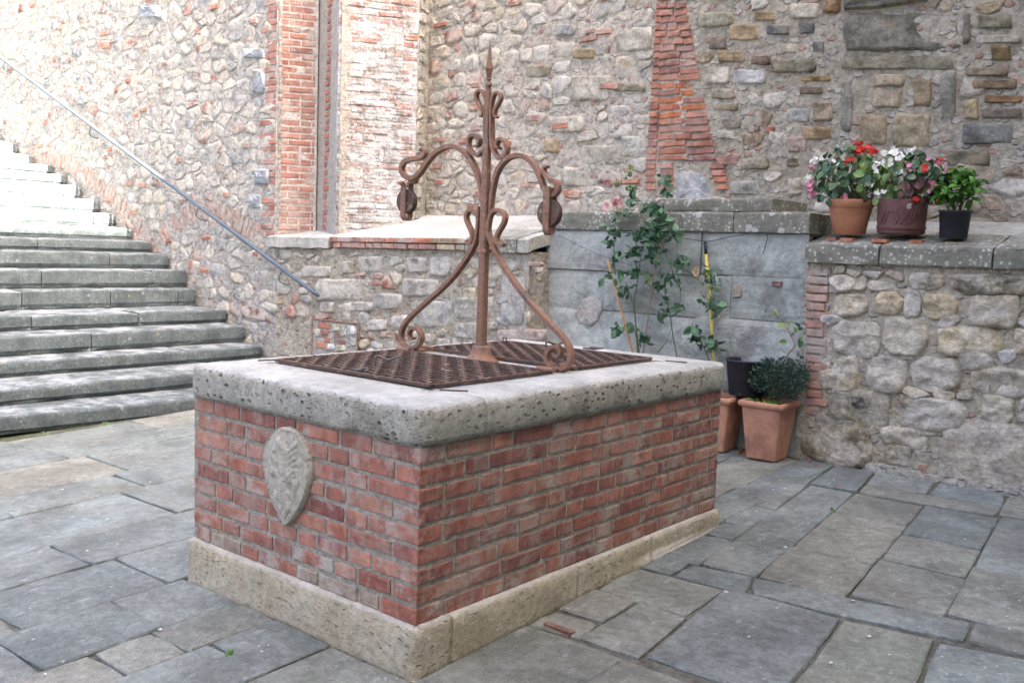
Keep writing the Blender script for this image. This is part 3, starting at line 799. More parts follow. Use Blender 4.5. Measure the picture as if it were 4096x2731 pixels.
# limewashed brick buttress
butt = tag(empty('brick_buttress', (-4.9, 3.75, 1.43)), 'wide brick buttress with flaking limewash and lichen', 'buttress')
PB = Plane((-4.97, 3.70, 0), dsp, nsp)
mortar_sheet('mortar_face', PB, 0.0, 0.77, 0.9, 6.5, 0.045, 0.006, LIMEW, butt, 0.5, 4.4)
butt.children[0].color = (0.36, 0.31, 0.27, 1)
z = 1.38; k = 0
while z < 4.1:
    top = (z - 1.4) / 2.4
    s = 0.0 if k % 2 else -0.0; first = 0.12 if k % 2 else 0.25
    while s < 0.74:
        w = min(first if s == 0.0 else random.choice((0.25, 0.12, 0.25)), 0.77 - s)
        redness = (top > .78 and rnd() < .7) or rnd() < .07 or (s > .58 and rnd() < .45)
        col = pick(RED if redness else [(.32, .22, .185), (.27, .2, .17), (.36, .23, .19)], .2)
        put_brick(PB, s + w/2, z, w - 0.012, 0.05 + U(-.008, .004), butt, (*col, U(.1, .5) if redness and top > .7 else U(.65, 1.0)), U(.001, .009), U(-.02, .02), mat=LIMEW)
        s += w
    z += 0.066; k += 1
P4 = Vector((-4.97, 3.70, 0)) + dsp * 0.77
rd = Vector((-0.2, 0.42, 0)).normalized(); PR = Plane((P4.x, P4.y, 0), rd, (rd.y, -rd.x, 0))
mortar_sheet('return_face', PR, 0.0, 0.5, 1.0, 6.5, 0.05, 0.012, MORT_P, butt, 0.3, 7.7)
z = 1.5
while z < 4.0:
    h = U(.06, .14); put_stone(PR, [(0.02, z), (0.02 + U(.12, .26), z), (0.02 + U(.12, .26), z + h), (0.02, z + h)], butt, (*pick(COOL), .5), .008, .014, 8); z += h + 0.015

# ------------------------------------------------------------------ rear wall (Y = 4.65)
YR = 4.65
st2 = Stuff()
rw = tag(empty('rear_wall', (-1.5, 4.65, 1.65)), 'high rear wall of cream and brown rubble stones in thick mortar', 'wall')
PRW = wallY(YR)
mortar_sheet('mortar_left_half', PRW, -5.1, -1.7, 0.8, 6.5, 0.045, 0.015, MORT_M, rw, 0.5, 2.2)
mortar_sheet('mortar_right_half', PRW, -1.7, 5.0, 0.8, 6.5, 0.05, 0.014, MORT_R, rw, 0.5, 5.2)
z4 = (3000, 0, 2.146)
DK = (0.1, 0.1, 0.105); GRY = (0.19, 0.18, 0.155); OLV = (0.225, 0.2, 0.145); TAN = (0.34, 0.275, 0.19); RST = (0.235, 0.135, 0.07); DBR = (0.15, 0.11, 0.075); CRM = (0.44, 0.4, 0.33)
EX = [((630, -60, 775, 125), (0.29, 0.175, 0.085), .05), ((800, 120, 1790, 440), GRY, .03), ((1830, 30, 1890, 395), (0.16, 0.14, 0.115), .015),
      ((760, 480, 1780, 600), OLV, .03), ((1640, 600, 1765, 1250), (0.21, 0.2, 0.165), .025), ((1400, 680, 1560, 920), (0.25, 0.17, 0.09), .035), ((1060, 640, 1330, 745), TAN, .03), ((1040, 765, 1310, 930), TAN, .03),
      ((940, 985, 1180, 1250), (0.33, 0.26, 0.17), .03), ((1230, 975, 1540, 1270), (0.34, 0.285, 0.2), .035), ((775, 660, 880, 1130), (0.25, 0.24, 0.21), .01),
      ((1950, 130, 2260, 250), OLV, .03), ((1940, 300, 2340, 372), CRM, .02), ((2070, 395, 2240, 520), (0.22, 0.15, 0.075), .03), ((1850, 580, 2220, 655), DBR, .03), ((1910, 680, 2300, 770), (0.2, 0.135, 0.075), .035),
      ((2010, 820, 2352, 885), RST, .03), ((1840, 850, 1960, 1030), (0.4, 0.32, 0.2), .03), ((1980, 930, 2352, 1020), DBR, .03), ((1830, 1060, 2260, 1240), (0.145, 0.145, 0.14), .03), ((1690, 1290, 2060, 1425), (0.19, 0.175, 0.125), .03),
      ((190, 500, 580, 630), OLV, .035), ((140, 220, 345, 300), DK, .02), ((420, 200, 555, 290), DK, .02), ((540, 355, 645, 465), DK, .02), ((270, 380, 400, 460), CRM, .02), ((340, 30, 600, 165), CRM, .03), ((45, 105, 220, 180), (0.33, 0.24, 0.13), .03),
      ((0, 480, 170, 560), (0.17, 0.11, 0.085), .03), ((430, 655, 690, 700), (0.36, 0.22, 0.09), .02), ((420, 750, 620, 810), DBR, .02), ((310, 935, 515, 1050), (0.33, 0.33, 0.32), .02), ((540, 880, 715, 1045), (0.26, 0.2, 0.13), .025), ((430, 1090, 705, 1200), (0.33, 0.23, 0.13), .03),
      ((320, 1170, 490, 1310), (0.4, 0.3, 0.27), .02), ((140, 1090, 212, 1140), (0.36, 0.13, 0.08), .015), ((38, 1080, 82, 1130), DK, .015), ((320, 1360, 415, 1430), DBR, .02), ((0, 1370, 160, 1440), (0.21, 0.17, 0.12), .02)]
zc3 = (2100, 0, 1.96)
EX3 = [((720, 215, 1000, 405), CRM, .025), ((360, 590, 670, 790), CRM, .03), ((10, 510, 215, 610), (0.28, 0.255, 0.19), .03), ((380, 385, 555, 465), (0.34, 0.26, 0.14), .03), ((690, 655, 955, 720), (0.26, 0.23, 0.16), .025), ((185, 910, 460, 1040), CRM, .025),
       ((130, 1085, 270, 1200), (0.34, 0.265, 0.17), .03), ((1350, 95, 1625, 215), (0.25, 0.225, 0.16), .035), ((1600, 195, 1830, 315), (0.34, 0.25, 0.14), .03), ((1510, 400, 1735, 490), (0.29, 0.21, 0.11), .03), ((1440, 285, 1580, 390), (0.2, 0.16, 0.12), .03),
       ((1640, 545, 1890, 660), (0.4, 0.39, 0.37), .02), ((1430, 520, 1600, 660), CRM, .02), ((1940, 460, 2300, 570), (0.25, 0.225, 0.16), .03), ((1460, 700, 1640, 775), (0.31, 0.27, 0.2), .025), ((1480, 810, 1680, 870), (0.28, 0.23, 0.16), .025),
       ((1530, 930, 1700, 1010), (0.22, 0.19, 0.145), .025), ((1500, 1020, 1700, 1090), CRM, .015), ((1690, 1240, 1910, 1325), (0.235, 0.2, 0.14), .025), ((1610, 1420, 1830, 1530), (0.31, 0.3, 0.26), .02), ((2060, 850, 2230, 960), (0.36, 0.35, 0.33), .02),
       ((440, 1140, 720, 1290), CRM, .02), ((300, 1310, 515, 1460), CRM, .02), ((760, 1070, 915, 1240), (0.4, 0.385, 0.33), .02), ((140, 190, 395, 280), (0.31, 0.315, 0.3), .02), ((2060, 1390, 2170, 1530), (0.4, 0.34, 0.26), .02)]
XP = [imbox(b, z4, YR) for b, c, d in EX] + [imbox(b, zc3, YR) for b, c, d in EX3]
for P, (b, c, d) in zip(XP, EX + EX3):
    hero(PRW, P, rw, (*((c[0]*.88, c[1]*.88, c[2]*.84) if b in [e[0] for e in EX] else c), U(.0, .25)), d*.6, .0, .009, n=20, freq=11, d0=-.002)
halfmoon = impoly([(1180, 1600), (1190, 1345), (1285, 1308), (1380, 1350), (1440, 1430), (1485, 1600)], zc3, YR)
put_stone(PRW, halfmoon, rw, (0.33, 0.345, 0.36, .3), .002, .02, 12, .01)
strip_poly = impoly([(1030, -60), (1260, -60), (1400, 500), (1500, 1100), (1600, 1560), (930, 1560), (960, 800)], zc3, YR)
col_bricks = 0
for r in range(27):
    y = -10 + r * 57 + U(-5, 5); f = max(0, y) / 1500
    xa = 1060 - 20*f; xb = 1255 + 260 * min(1, f*1.15)
    if y > 1290:                               # the half-moon stone stands in the middle here
        segs = [(1065, 1160), (1450 + (y-1290)*.3, 1560 + (y-1290)*.2)]
    else:
        n = 1 if xb - xa < 200 and rnd() < .4 else (2 if rnd() < .6 else 3)
        ed = sorted([xa, xb] + [xa + (xb-xa)*(k+1)/n + U(-25, 25) for k in range(n-1)]); segs = [(a+3, b-5) for a, b in zip(ed[:-1], ed[1:])]
    hx = 1040 - 95 * f
    segs = [(hx - 2, hx + 42 + 40*f)] + segs
    for k, (a, b) in enumerate(segs):
        if b - a < 30: continue
        P = imbox((a, y - 24, b, y + 20), zc3, YR); c = cen(P); w = P[1][0]-P[0][0]; h = P[2][1]-P[1][1]
        deep = 630 < y < 1010 and k > 0 and rnd() < .5
        put_brick(PRW, c[0], c[1], w, h, rw, (*(pick([(0.45, 0.15, 0.055), (0.42, 0.13, 0.06)]) if deep else pick(RED)), .15 if deep else U(.1, .6)), .006 if deep else U(.01, .024), U(-.03, .03))
cells = rubble_cells(-4.9, 1.6, 1.55, 3.95, 0.2, 0.115)
kept = []
for c in cells:
    q = cen(c)
    if inside(q, strip_poly): continue
    if any(inside(q, P) or any(inside(v, P) for v in [((q[0]*.4+w[0]*.6), (q[1]*.4+w[1]*.6)) for w in c]) for P in XP): continue
    kept.append(c)
kept.sort(key=lambda c: -area(c))
for k, c in enumerate(kept):
    q = cen(c); r = rnd(); right = q[0] > -1.75
    col = pick(BROWN + PALE[:3] if right else PALE)
    if not right and r > .84: col = pick(RED if r > .93 else PINK)
    if right and r > .95: col = pick(PINK)
    if k < 225: hero(PRW, c, rw, (*col, U(.2, .7) if right else U(.4, .95)), U(.0005, .012), U(.002, .014), .007, n=12, freq=12, ks=(1.02, .88, .5), d0=-.004)
    else: st2.add(PRW, c, (*col, U(.1, .6) if right else U(.3, .85)), U(.004, .015), U(.006, .02))
st2.build('rubble', rw)
for k in range(22):
    s, z = U(-4.6, -2.2), U(1.72, 3.6)
    put_brick(PRW, s, z, U(.09, .2), U(.035, .055), rw, (*pick(RED + PINK), .5), U(.018, .03), U(-.08, .08))
# dark lintel that juts out above the blocked opening
lin = MB(); a = onY(3370, 60, YR); b = onY(3862, -12, YR)
lintel_pts = [(a.x, a.z), (b.x, b.z), (b.x + .02, b.z + .55), (a.x, a.z + .45)]
put_stone(PRW, lintel_pts, rw, (0.17, 0.16, 0.135, .1), .0, .09, 12, .02, name='lintel_stone')
# ------------------------------------------------------------------ low wall below the buttress, with sloping top
lw = tag(empty('low_wall', (-4.2, 3.65, 0)), 'low rubble wall with sloping stone top and brick edge behind the well', 'wall')
XE = onY(2114, 1150, YW).x                       # its right end
def lwtop(s): return 1.275 + 0.05 * (s + 5.97) / 3.6
mortar_sheet('mortar_face', PW, -5.84, XE, -0.5, lwtop, 0.045, 0.011, MORT_R, lw, 0.3, 6.6)
PE = Plane((XE, YW, 0), (0, 1, 0), (1, 0, 0))
mortar_sheet('end_face', PE, 0.0, 0.33, -0.4, 1.3, 0.05, 0.006, MORT_P, lw, 0.2, 8.8)
zc7 = (1100, 900, 1.96)
EXL = [((20, 420, 125, 545), (0.42, 0.405, 0.35), .02), ((650, 245, 845, 370), (0.4, 0.38, 0.33), .03), ((1040, 250, 1190, 370), (0.385, 0.37, 0.335), .03), ((1215, 250, 1380, 405), (0.36, 0.355, 0.33), .03), ((530, 285, 620, 380), (0.47, 0.41, 0.31), .03),
       ((320, 420, 760, 590), (0.44, 0.415, 0.36), .03), ((205, 320, 450, 410), (0.45, 0.41, 0.35), .025), ((1000, 420, 1290, 560), (0.43, 0.4, 0.34), .03), ((770, 535, 1000, 660), (0.4, 0.385, 0.345), .03), ((575, 600, 770, 675), (0.43, 0.41, 0.36), .03),
       ((525, 615, 600, 755), (0.47, 0.45, 0.4), .03), ((720, 740, 880, 825), (0.46, 0.44, 0.4), .03), ((1130, 590, 1400, 800), (0.34, 0.34, 0.33), .025), ((1400, 560, 1600, 740), (0.34, 0.33, 0.27), .025), ((1740, 540, 1980, 620), (0.33, 0.35, 0.34), .02),
       ((1480, 490, 1580, 600), (0.46, 0.39, 0.27), .03), ((1420, 770, 1580, 890), (0.4, 0.39, 0.35), .03), ((1740, 820, 1920, 900), (0.4, 0.2, 0.16), .02), ((1950, 815, 2110, 910), (0.4, 0.27, 0.235), .02), ((355, 600, 470, 690), (0.38, 0.36, 0.32), .03),
       ((820, 835, 915, 880), (0.37, 0.19, 0.15), .015), ((730, 380, 860, 425), (0.36, 0.2, 0.17), .015), ((750, 430, 830, 475), (0.37, 0.19, 0.16), .015), ((635, 365, 710, 400), (0.38, 0.2, 0.17), .015), ((940, 830, 980, 930), (0.38, 0.17, 0.12), .012),
       ((945, 690, 990, 740), (0.38, 0.16, 0.11), .012), ((310, 690, 435, 735), (0.37, 0.21, 0.17), .015), ((1675, 760, 1750, 820), (0.42, 0.38, 0.32), .02), ((0, 560, 70, 625), (0.44, 0.34, 0.19), .02), ((1990, 290, 2090, 325), (0.36, 0.18, 0.14), .01), ((2050, 335, 2090, 370), (0.36, 0.15, 0.11), .01)]
XPL = [imbox(b, zc7, YW) for b, c, d in EXL]
for P, (b, c, d) in zip(XPL, EXL): hero(PW, P, lw, (*c, U(.3, .9)), d*.6, .0, .009, n=16, freq=11, d0=-.003)
st3 = Stuff()
fr = [onY(u, v, YW) for u, v in ((1258, 1274), (1441, 1294), (1437, 1425), (1255, 1425))]
frP = [(fr[3].x, fr[3].z - .15), (fr[2].x, fr[2].z - .15), (fr[1].x, fr[1].z), (fr[0].x, fr[0].z)]
cells = rubble_cells(-5.95, XE - .05, -0.15, 1.24, 0.17, 0.1)
kept = []
for c in cells:
    q = cen(c)
    if any(inside(q, P) or any(inside(((q[0]*.4+w[0]*.6), (q[1]*.4+w[1]*.6)), P) for w in c) for P in XPL + [frP]): continue
    if q[0] < -5.25 and q[1] < 0.55: continue                 # smooth render by the steps
    kept.append(c)
kept.sort(key=lambda c: -area(c))
for k, c in enumerate(kept):
    r = rnd(); col = pick(PALE if r < .86 else PINK)
    if r > .95: col = pick(RED)
    if k < 230: hero(PW, c, lw, (*col, U(.35, .95)), U(.0, .016), U(.003, .014), .007, n=12, freq=13, ks=(1.02, .88, .5), d0=-.003)
    else: st3.add(PW, c, (*col, U(.25, .9)))
st3.build('rubble', lw)
put_stone(PW, [(XE - .3, .72), (XE - .02, .72), (XE - .02, 1.13), (XE - .3, 1.13)], lw, (0.36, 0.36, 0.35, .5), .004, .02, 10, .02)
# sloping top slab, front slab, brick edge
def sloped(name, x0, x1, y0, y1, zf0, zf1, zb, mat, parent, thick, step=0.05, amp=.006, under=True):
    ns, ny = max(2, int((x1-x0)/step)), max(2, int((y1-y0)/step)); V = []; Fc = []
    for i in range(ns+1):
        x = x0 + (x1-x0)*i/ns
        for j in range(ny+1):
            f = j/ny; y = y0 + (y1-y0)*f
            zz = (zf0 + (zf1-zf0)*i/ns)*(1-f) + zb*f + amp*fbm(x*4, y*4) - (0.012 if j == 0 else 0)
            V.append((x, y + (0.012*fbm(x*6, 3.3) if j == 0 else 0), zz))
    w = ny+1
    Fc = [(i*w+j, (i+1)*w+j, (i+1)*w+j+1, i*w+j+1) for i in range(ns) for j in range(ny)]
    b = len(V); border = [i*w for i in range(ns+1)] + [ns*w+j for j in range(1, w)] + [i*w+ny for i in range(ns-1, -1, -1)] + [j for j in range(ny-1, 0, -1)]
    for k in border:
        v = V[k]; V.append((v[0], v[1] + 0.008*nz(v[0]*9, v[1]*9, 4), v[2] - thick + 0.012*nz(v[0]*5, v[1]*5, 2)))
    m = len(border)
    Fc += [(border[k], b+k, b+(k+1) % m, border[(k+1) % m]) for k in range(m)] + [tuple(range(b, b+m))]
    return obj(name, V, Fc, mat, parent)
def fz(x): return 1.392 + 0.04 * (x + 5.97) / 3.6
CONC = m_mortar('worn_concrete', (0.43, 0.42, 0.385), (0.52, 0.51, 0.49), 0.8)
xb0, xb1 = onY(1322, 960, 3.62).x, onY(1860, 985, 3.62).x
sloped('front_slab', -5.96, xb0 - .01, 3.6, 4.1, fz(-5.96), fz(xb0), fz(xb0) + .075, COPE_L, lw, 0.1)
sloped('front_slab', xb1 + .02, XE - .1, 3.6, 4.0, fz(xb1) + .0, fz(XE), fz(XE) + .085, COPE, lw, 0.105)
sloped('front_slab', XE - .09, XE + .02, 3.605, 4.0, fz(XE), fz(XE), fz(XE) + .08, COPE_L, lw, 0.1)
sloped('sloping_top', xb0, xb1, 3.615, 4.72, fz(xb0) + .0, fz(xb1), 1.675, CONC, lw, 0.03)
sloped('sloping_top', xb1 + .001, XE + .02, 3.98, 4.72, fz(xb1) + .085, fz(XE) + .085, 1.67, COPE_L, lw, 0.05)
sloped('sloping_top', -5.9, xb0 - .001, 4.0, 4.72, fz(xb0) + .055, fz(xb0) + .06, 1.6, CONC, lw, 0.05)
for row in range(2):
    x = xb0 + (.05 if row else 0)
    while x < xb1 - .05:
        w = min(U(.13, .24) if rnd() < .7 else .11, xb1 - x)
        zc_ = fz(x) - .026 - .054*row
        col = pick(PINK + RED[:1], .15) if x < xb1 - .45 else pick(BROWN + PINK)
        put_brick(Plane((0, 3.615 + U(-.008, .006) + .008*row, 0), (1,0,0), (0,-1,0)), x + w/2, zc_, w - .01, .047, lw, (*col, U(.2, .7)), .014, U(-.02, .02), depth=.12)
        x += w
mb = MB(); mb.box((-5.9, 3.66, 1.2), (XE - .02, 4.6, 1.33)); mb.build('fill', MORT_R, lw)
# framed hatch set flush in the low wall
hatch = tag(empty('iron_framed_hatch', (fr[0].x, YW, .3)), 'thin rusty iron frame set flush in the low wall, filled with small bricks and pebbles', 'hatch')
mb = MB(); mb.prism([(fr[0].x + .01, YW - .02), (fr[1].x - .01, YW - .02), (fr[1].x - .01, YW + .02), (fr[0].x + .01, YW + .02)], fr[3].z - .12, fr[1].z - .0)
mb.build('panel', MORT_L, hatch)
for (a, b) in ((fr[0], fr[1]), (fr[0], fr[3] - Vector((0, 0, .15))), (fr[1], fr[2] - Vector((0, 0, .15)))):
    mb = MB(); mb.tube([a + Vector((0, -.03, 0)), b + Vector((0, -.03, 0))], .008, 4); mb.build('frame_bar', IRON, hatch)
zf4 = (950, 850, 2.704)
PH = wallY(YW - .02)
for b, c, br in [((890, 1195, 1015, 1250), RED[0], 1), ((925, 1270, 1000, 1325), RED[3], 1), ((955, 1345, 1020, 1400), RED[1], 1), ((865, 1405, 980, 1460), RED[2], 1), ((1060, 1300, 1140, 1345), (0.24, 0.14, 0.11), 1), ((1065, 1370, 1185, 1415), (0.24, 0.13, 0.1), 1),
                 ((1050, 1200, 1130, 1285), (0.5, 0.48, 0.36), 0), ((1210, 1215, 1310, 1330), (0.56, 0.56, 0.54), 0), ((990, 1415, 1070, 1490), (0.5, 0.52, 0.53), 0), ((1085, 1430, 1190, 1500), (0.5, 0.46, 0.33), 0), ((1140, 1240, 1205, 1340), (0.42, 0.42, 0.4), 0), ((855, 1255, 915, 1340), (0.47, 0.46, 0.38), 0), ((1240, 1350, 1310, 1440), (0.5, 0.5, 0.47), 0)]:
    P = imbox(b, zf4, YW); q = cen(P)
    if br: put_brick(PH, q[0], q[1], P[1][0]-P[0][0], P[2][1]-P[1][1], hatch, (*c, .1), .01)
    else: put_stone(PH, P, hatch, (*c, .05), .004, .016, 9, .03, name='pebble')

# ------------------------------------------------------------------ grey cistern (Y = 3.92)
YC = 3.92
ci = tag(empty('stone_cistern', (-1.3, 3.92, 0)), 'tall grey cement-faced stone cistern with lichen-spotted coping behind the well', 'cistern')
PC = wallY(YC)
xl, xr = onY(2188, 1100, YC).x, -0.285
mb = MB(); mb.box((xl + .01, YC + .01, -.5), (xr - .01, 4.66, 1.5)); mb.build('core', MORT_W, ci)
zci = (2150, 700, 1.96)
def panel(name, P, color, d0, d1, mat=CEM, step=.04, amp=.006, parent=ci):
    """an ashlar block with an uneven face"""
    (x0, z0), (x1, z1) = P[0], P[2]
    ns, nz_ = max(2, int((x1-x0)/step)), max(2, int((z1-z0)/step)); V = []; Fc = []
    for i in range(ns+1):
        for j in range(nz_+1):
            x = x0 + (x1-x0)*i/ns; z = z0 + (z1-z0)*j/nz_
            e = .008 if i in (0, ns) or j in (0, nz_) else 0
            V.append(PC.p(x + (.003*nz(z*14, x) if i in (0, ns) else 0), z + (.003*nz(x*14, z) if j in (0, nz_) else 0), d1 - e + amp*fbm(x*4.3, z*4.3, 1.7)))
    w = nz_+1
    Fc = [(i*w+j, (i+1)*w+j, (i+1)*w+j+1, i*w+j+1) for i in range(ns) for j in range(nz_)]
    b = len(V); border = [i*w for i in range(ns+1)] + [ns*w+j for j in range(1, w)] + [i*w+nz_ for i in range(ns-1, -1, -1)] + [j for j in range(nz_-1, 0, -1)]
    V += [V[k] + Vector((0, d1 - d0, 0)) for k in border]; m = len(border)
    Fc += [(border[k], b+k, b+(k+1) % m, border[(k+1) % m]) for k in range(m)]
    return obj(name, V, Fc, mat, parent, color)
r0 = 1.512; g = .0018
def cz(u, v): return onY(2150 + u/1.96, 700 + v/1.96, YC)
rows = [r0, cz(80, 737).z, cz(80, 1040).z, cz(80, 1330).z, -.05]
rowsR = [r0, cz(2090, 806).z, cz(2090, 1160).z, .33, -.05]
BG = [(0.4, 0.42, 0.385), (0.37, 0.39, 0.36), (0.42, 0.435, 0.4)]
jx = [[1275], [525, 1520], [1250], [700, 1500]]
for r in range(4):
    xs_ = [xl] + [cz(u, 900).x for u in jx[r]] + [xr]
    for a, b in zip(xs_[:-1], xs_[1:]):
        fa = ((a+b)/2 - xl)/(xr - xl); zt = rows[r]*(1-fa) + rowsR[r]*fa; zb = rows[r+1]*(1-fa) + rowsR[r+1]*fa
        panel('ashlar_block', [(a+g, zb+g), (b-g, zb+g), (b-g, zt-g), (a+g, zt-g)], (*pick(BG, .08), 0), 0, .012 + (.018 if r == 0 and a == xl else 0) + U(-.004, .004), amp=.004 if r < 2 else .01)
for P, c in (([(290, 1100), (330, 985), (420, 940), (515, 960), (520, 1060), (470, 1180), (410, 1205), (320, 1170)], (0.4, 0.37, 0.35)), ([(1535, 965), (1540, 860), (1590, 850), (1615, 900), (1605, 970)], (0.3, 0.24, 0.19)), ([(1380, 1170), (1400, 1090), (1440, 1100), (1430, 1180)], (0.36, 0.3, 0.28))):
    put_stone(PC, impoly(P, zci, YC), ci, (*c, .3), .0, .026, 11, .04, name='plaster_patch', rough=.1)
P = imbox((1848, 833, 1925, 872), zci, YC); q = cen(P); put_brick(PC, q[0], q[1], P[1][0]-P[0][0], P[2][1]-P[1][1], ci, (0.22, 0.13, 0.11, .1), .03)
def slab(name, x0, x1, y0, y1, z0, z1, mat, parent, amp=.005, step=.06, tilt=0.0, rb=.012):
    """a coping stone with softened, slightly uneven edges; tilt lifts the back of the top"""
    n = max(3, int((x1-x0)/step)); V = []; Fc = []
    prof = [(y0+.004, z0), (y0, z0+.01), (y0-.002, (z0+z1)/2), (y0+.001, z1-rb*1.6), (y0+rb*.5, z1-rb*.5), (y0+rb*1.8, z1)] + [(y0 + (y1-y0)*f, z1 + tilt*f) for f in (.25, .5, .75, 1.0)] + [(y1, z0)]
    m = len(prof); sd = x0*2.3
    for i in range(n+1):
        x = x0 + (x1-x0)*i/n; e = .006 if i in (0, n) else 0
        for q, (y, z) in enumerate(prof):
            V.append((x, y + (e if q < 6 else 0) + (amp*1.6*fbm(x*4, q*.9 + sd) if q < 6 else 0), z - (e if 3 <= q < 10 else 0) + (amp*fbm(x*5 + sd, y*5) if q < 10 else 0) + (amp*1.3*nz(x*7, sd) if q < 2 else 0)))
    for i in range(n):
        for q in range(m): Fc.append((i*m+q, i*m+(q+1) % m, (i+1)*m+(q+1) % m, (i+1)*m+q))
    Fc += [tuple(range(m))[::-1], tuple(n*m+q for q in range(m))]
    Fc = [f[::-1] for f in Fc]
    return obj(name, V, Fc, mat, parent)
cx = [xl - .04, onY(2417, 880, 3.88).x, onY(2934, 890, 3.88).x, onY(3238, 890, 3.88).x]
for a, b in zip(cx[:-1], cx[1:]): slab('coping_slab', a + .004, b - .004, 3.875, 4.66, 1.515, 1.66, COPE, ci, .002)
slab('upper_slab', onY(2556, 820, 4.05).x, onY(3088, 820, 4.05).x, 4.05, 4.66, 1.672, 1.768, COPE, ci, .002)
mb = MB(); mb.box((xl, 4.0, 1.4), (xr - .01, 4.66, 1.52)); mb.build('capping_core', MORT_W, ci)

# ------------------------------------------------------------------ right-hand wall (Y = 3.9) with its coping
YQ = 3.895
qw = tag(empty('right_wall', (1.0, 3.9, 0)), 'chest-high wall of big weathered tan stones with grey coping, flower pots on top', 'wall')
PQW = wallY(YQ)
def qbase(s): return G(s, YQ) - .05
mortar_sheet('mortar_face', PQW, -0.283, 3.4, qbase, 1.335, 0.03, 0.017, MORT_Q, qw, 0.5, 12.0, .012)
mb = MB(); mb.box((-.278, 4.0, -.2), (3.4, 4.66, 1.42)); mb.build('fill', MORT_R, qw)
zq = (3000, 950, 1.4936)
EXQ = [((500, 345, 705, 465), (0.46, 0.39, 0.28), .04), ((750, 335, 915, 455), (0.48, 0.39, 0.25), .045), ((915, 325, 1025, 478), (0.34, 0.33, 0.31), .02), ((1030, 345, 1240, 482), (0.46, 0.4, 0.29), .045), ((1300, 350, 1620, 532), (0.38, 0.34, 0.28), .05),
       ((490, 508, 780, 695), (0.37, 0.35, 0.31), .045), ((785, 478, 1070, 690), (0.4, 0.37, 0.31), .045), ((1110, 545, 1520, 695), (0.45, 0.395, 0.29), .055), ((1570, 550, 1700, 690), (0.41, 0.345, 0.25), .045), ((410, 715, 650, 905), (0.44, 0.385, 0.29), .045),
       ((688, 722, 945, 915), (0.42, 0.395, 0.345), .05), ((958, 730, 1252, 902), (0.41, 0.38, 0.315), .06), ((1240, 700, 1460, 785), (0.33, 0.32, 0.29), .04), ((1320, 800, 1700, 925), (0.38, 0.36, 0.31), .05), ((480, 930, 840, 1085), (0.27, 0.255, 0.225), .04),
       ((848, 985, 1300, 1115), (0.44, 0.38, 0.28), .05), ((1380, 955, 1580, 1092), (0.4, 0.355, 0.27), .045), ((290, 1085, 745, 1325), (0.24, 0.215, 0.165), .05), ((778, 1158, 1060, 1240), (0.4, 0.36, 0.29), .035), ((838, 1100, 988, 1160), (0.32, 0.31, 0.285), .025),
       ((990, 1108, 1112, 1170), (0.28, 0.255, 0.225), .02), ((800, 1250, 970, 1345), (0.32, 0.295, 0.24), .035), ((970, 1235, 1062, 1375), (0.35, 0.345, 0.33), .025), ((1120, 1125, 1720, 1490), (0.36, 0.345, 0.315), .075), ((590, 228, 700, 305), (0.35, 0.31, 0.27), .025),
       ((700, 268, 830, 312), (0.36, 0.275, 0.165), .02), ((950, 220, 1160, 300), (0.34, 0.3, 0.25), .03), ((1180, 228, 1700, 330), (0.2, 0.18, 0.15), .04), ((800, 685, 990, 712), (0.27, 0.27, 0.25), .02), ((560, 705, 670, 745), (0.33, 0.18, 0.14), .02), ((1175, 1150, 1245, 1240), (0.47, 0.44, 0.39), .03),
       ((1000, 1360, 1055, 1385), (0.36, 0.15, 0.11), .02), ((610, 955, 690, 1020), (0.06, 0.06, 0.065), .06), ((480, 905, 530, 1000), (0.3, 0.31, 0.32), .02), ((1600, 960, 1760, 1100), (0.36, 0.33, 0.28), .04), ((1640, 720, 1760, 800), (0.36, 0.34, 0.3), .03)]
XPQ = [imbox(b, zq, YQ) for b, c, d in EXQ]
def rough_poly(P):
    (x0, z0), (x1, z1) = P[0], P[2]; w, h = x1-x0, z1-z0; a = U(-.09, .09); c = cen(P); out = []
    for sx_, sz_ in ((0, 0), (1, 0), (1, 1), (0, 1)):
        f, g_ = U(.03, .26), U(.04, .32); X_ = x0 + w*sx_; Z_ = z0 + h*sz_; dx = w*f*(1 if sx_ == 0 else -1); dz = h*g_*(1 if sz_ == 0 else -1)
        p1, p2 = (X_, Z_ + dz), (X_ + dx, Z_)
        out += [p1, p2] if (sx_, sz_) in ((0, 0), (1, 1)) else [p2, p1]
    return [(c[0] + (x-c[0])*math.cos(a) - (z-c[1])*math.sin(a)*.6, c[1] + (x-c[0])*math.sin(a)*.6 + (z-c[1])*math.cos(a)) for x, z in out]
for P, (b, c, d) in zip(XPQ, EXQ): hero(PQW, rough_poly(P), qw, (c[0]*1.08, c[1]*1.02, c[2]*.88, U(.35, .95)), d*.27, -.006, .022 if d > .03 else .009, n=30 if d > .03 else 18, freq=7.5, d0=-.007, mat=STONE_R)
for r in range(17):
    y = 205 + r*52; xe = 590 if r in (1, 2) else U(440, 485)
    if r > 12: xe = U(400, 440)
    ed = [332, 332 + U(100, 150), xe] if rnd() < .45 else [332, xe]
    if xe > 560: ed = [332, 470, xe]
    for a, b in zip(ed[:-1], ed[1:]):
        P = imbox((a + 3, y - 20, b - 4, y + 20), zq, YQ); q = cen(P)
        put_brick(PQW, q[0], q[1], P[1][0]-P[0][0], P[2][1]-P[1][1], qw, (*pick(PINK, .15), U(.6, 1.0)), U(.0, .012), U(-.02, .02))
bp = imbox((325, 180, 480, 1080), zq, YQ)
cells = rubble_cells(-0.2, 3.2, 0.03, 1.28, 0.12, 0.075); kept = []
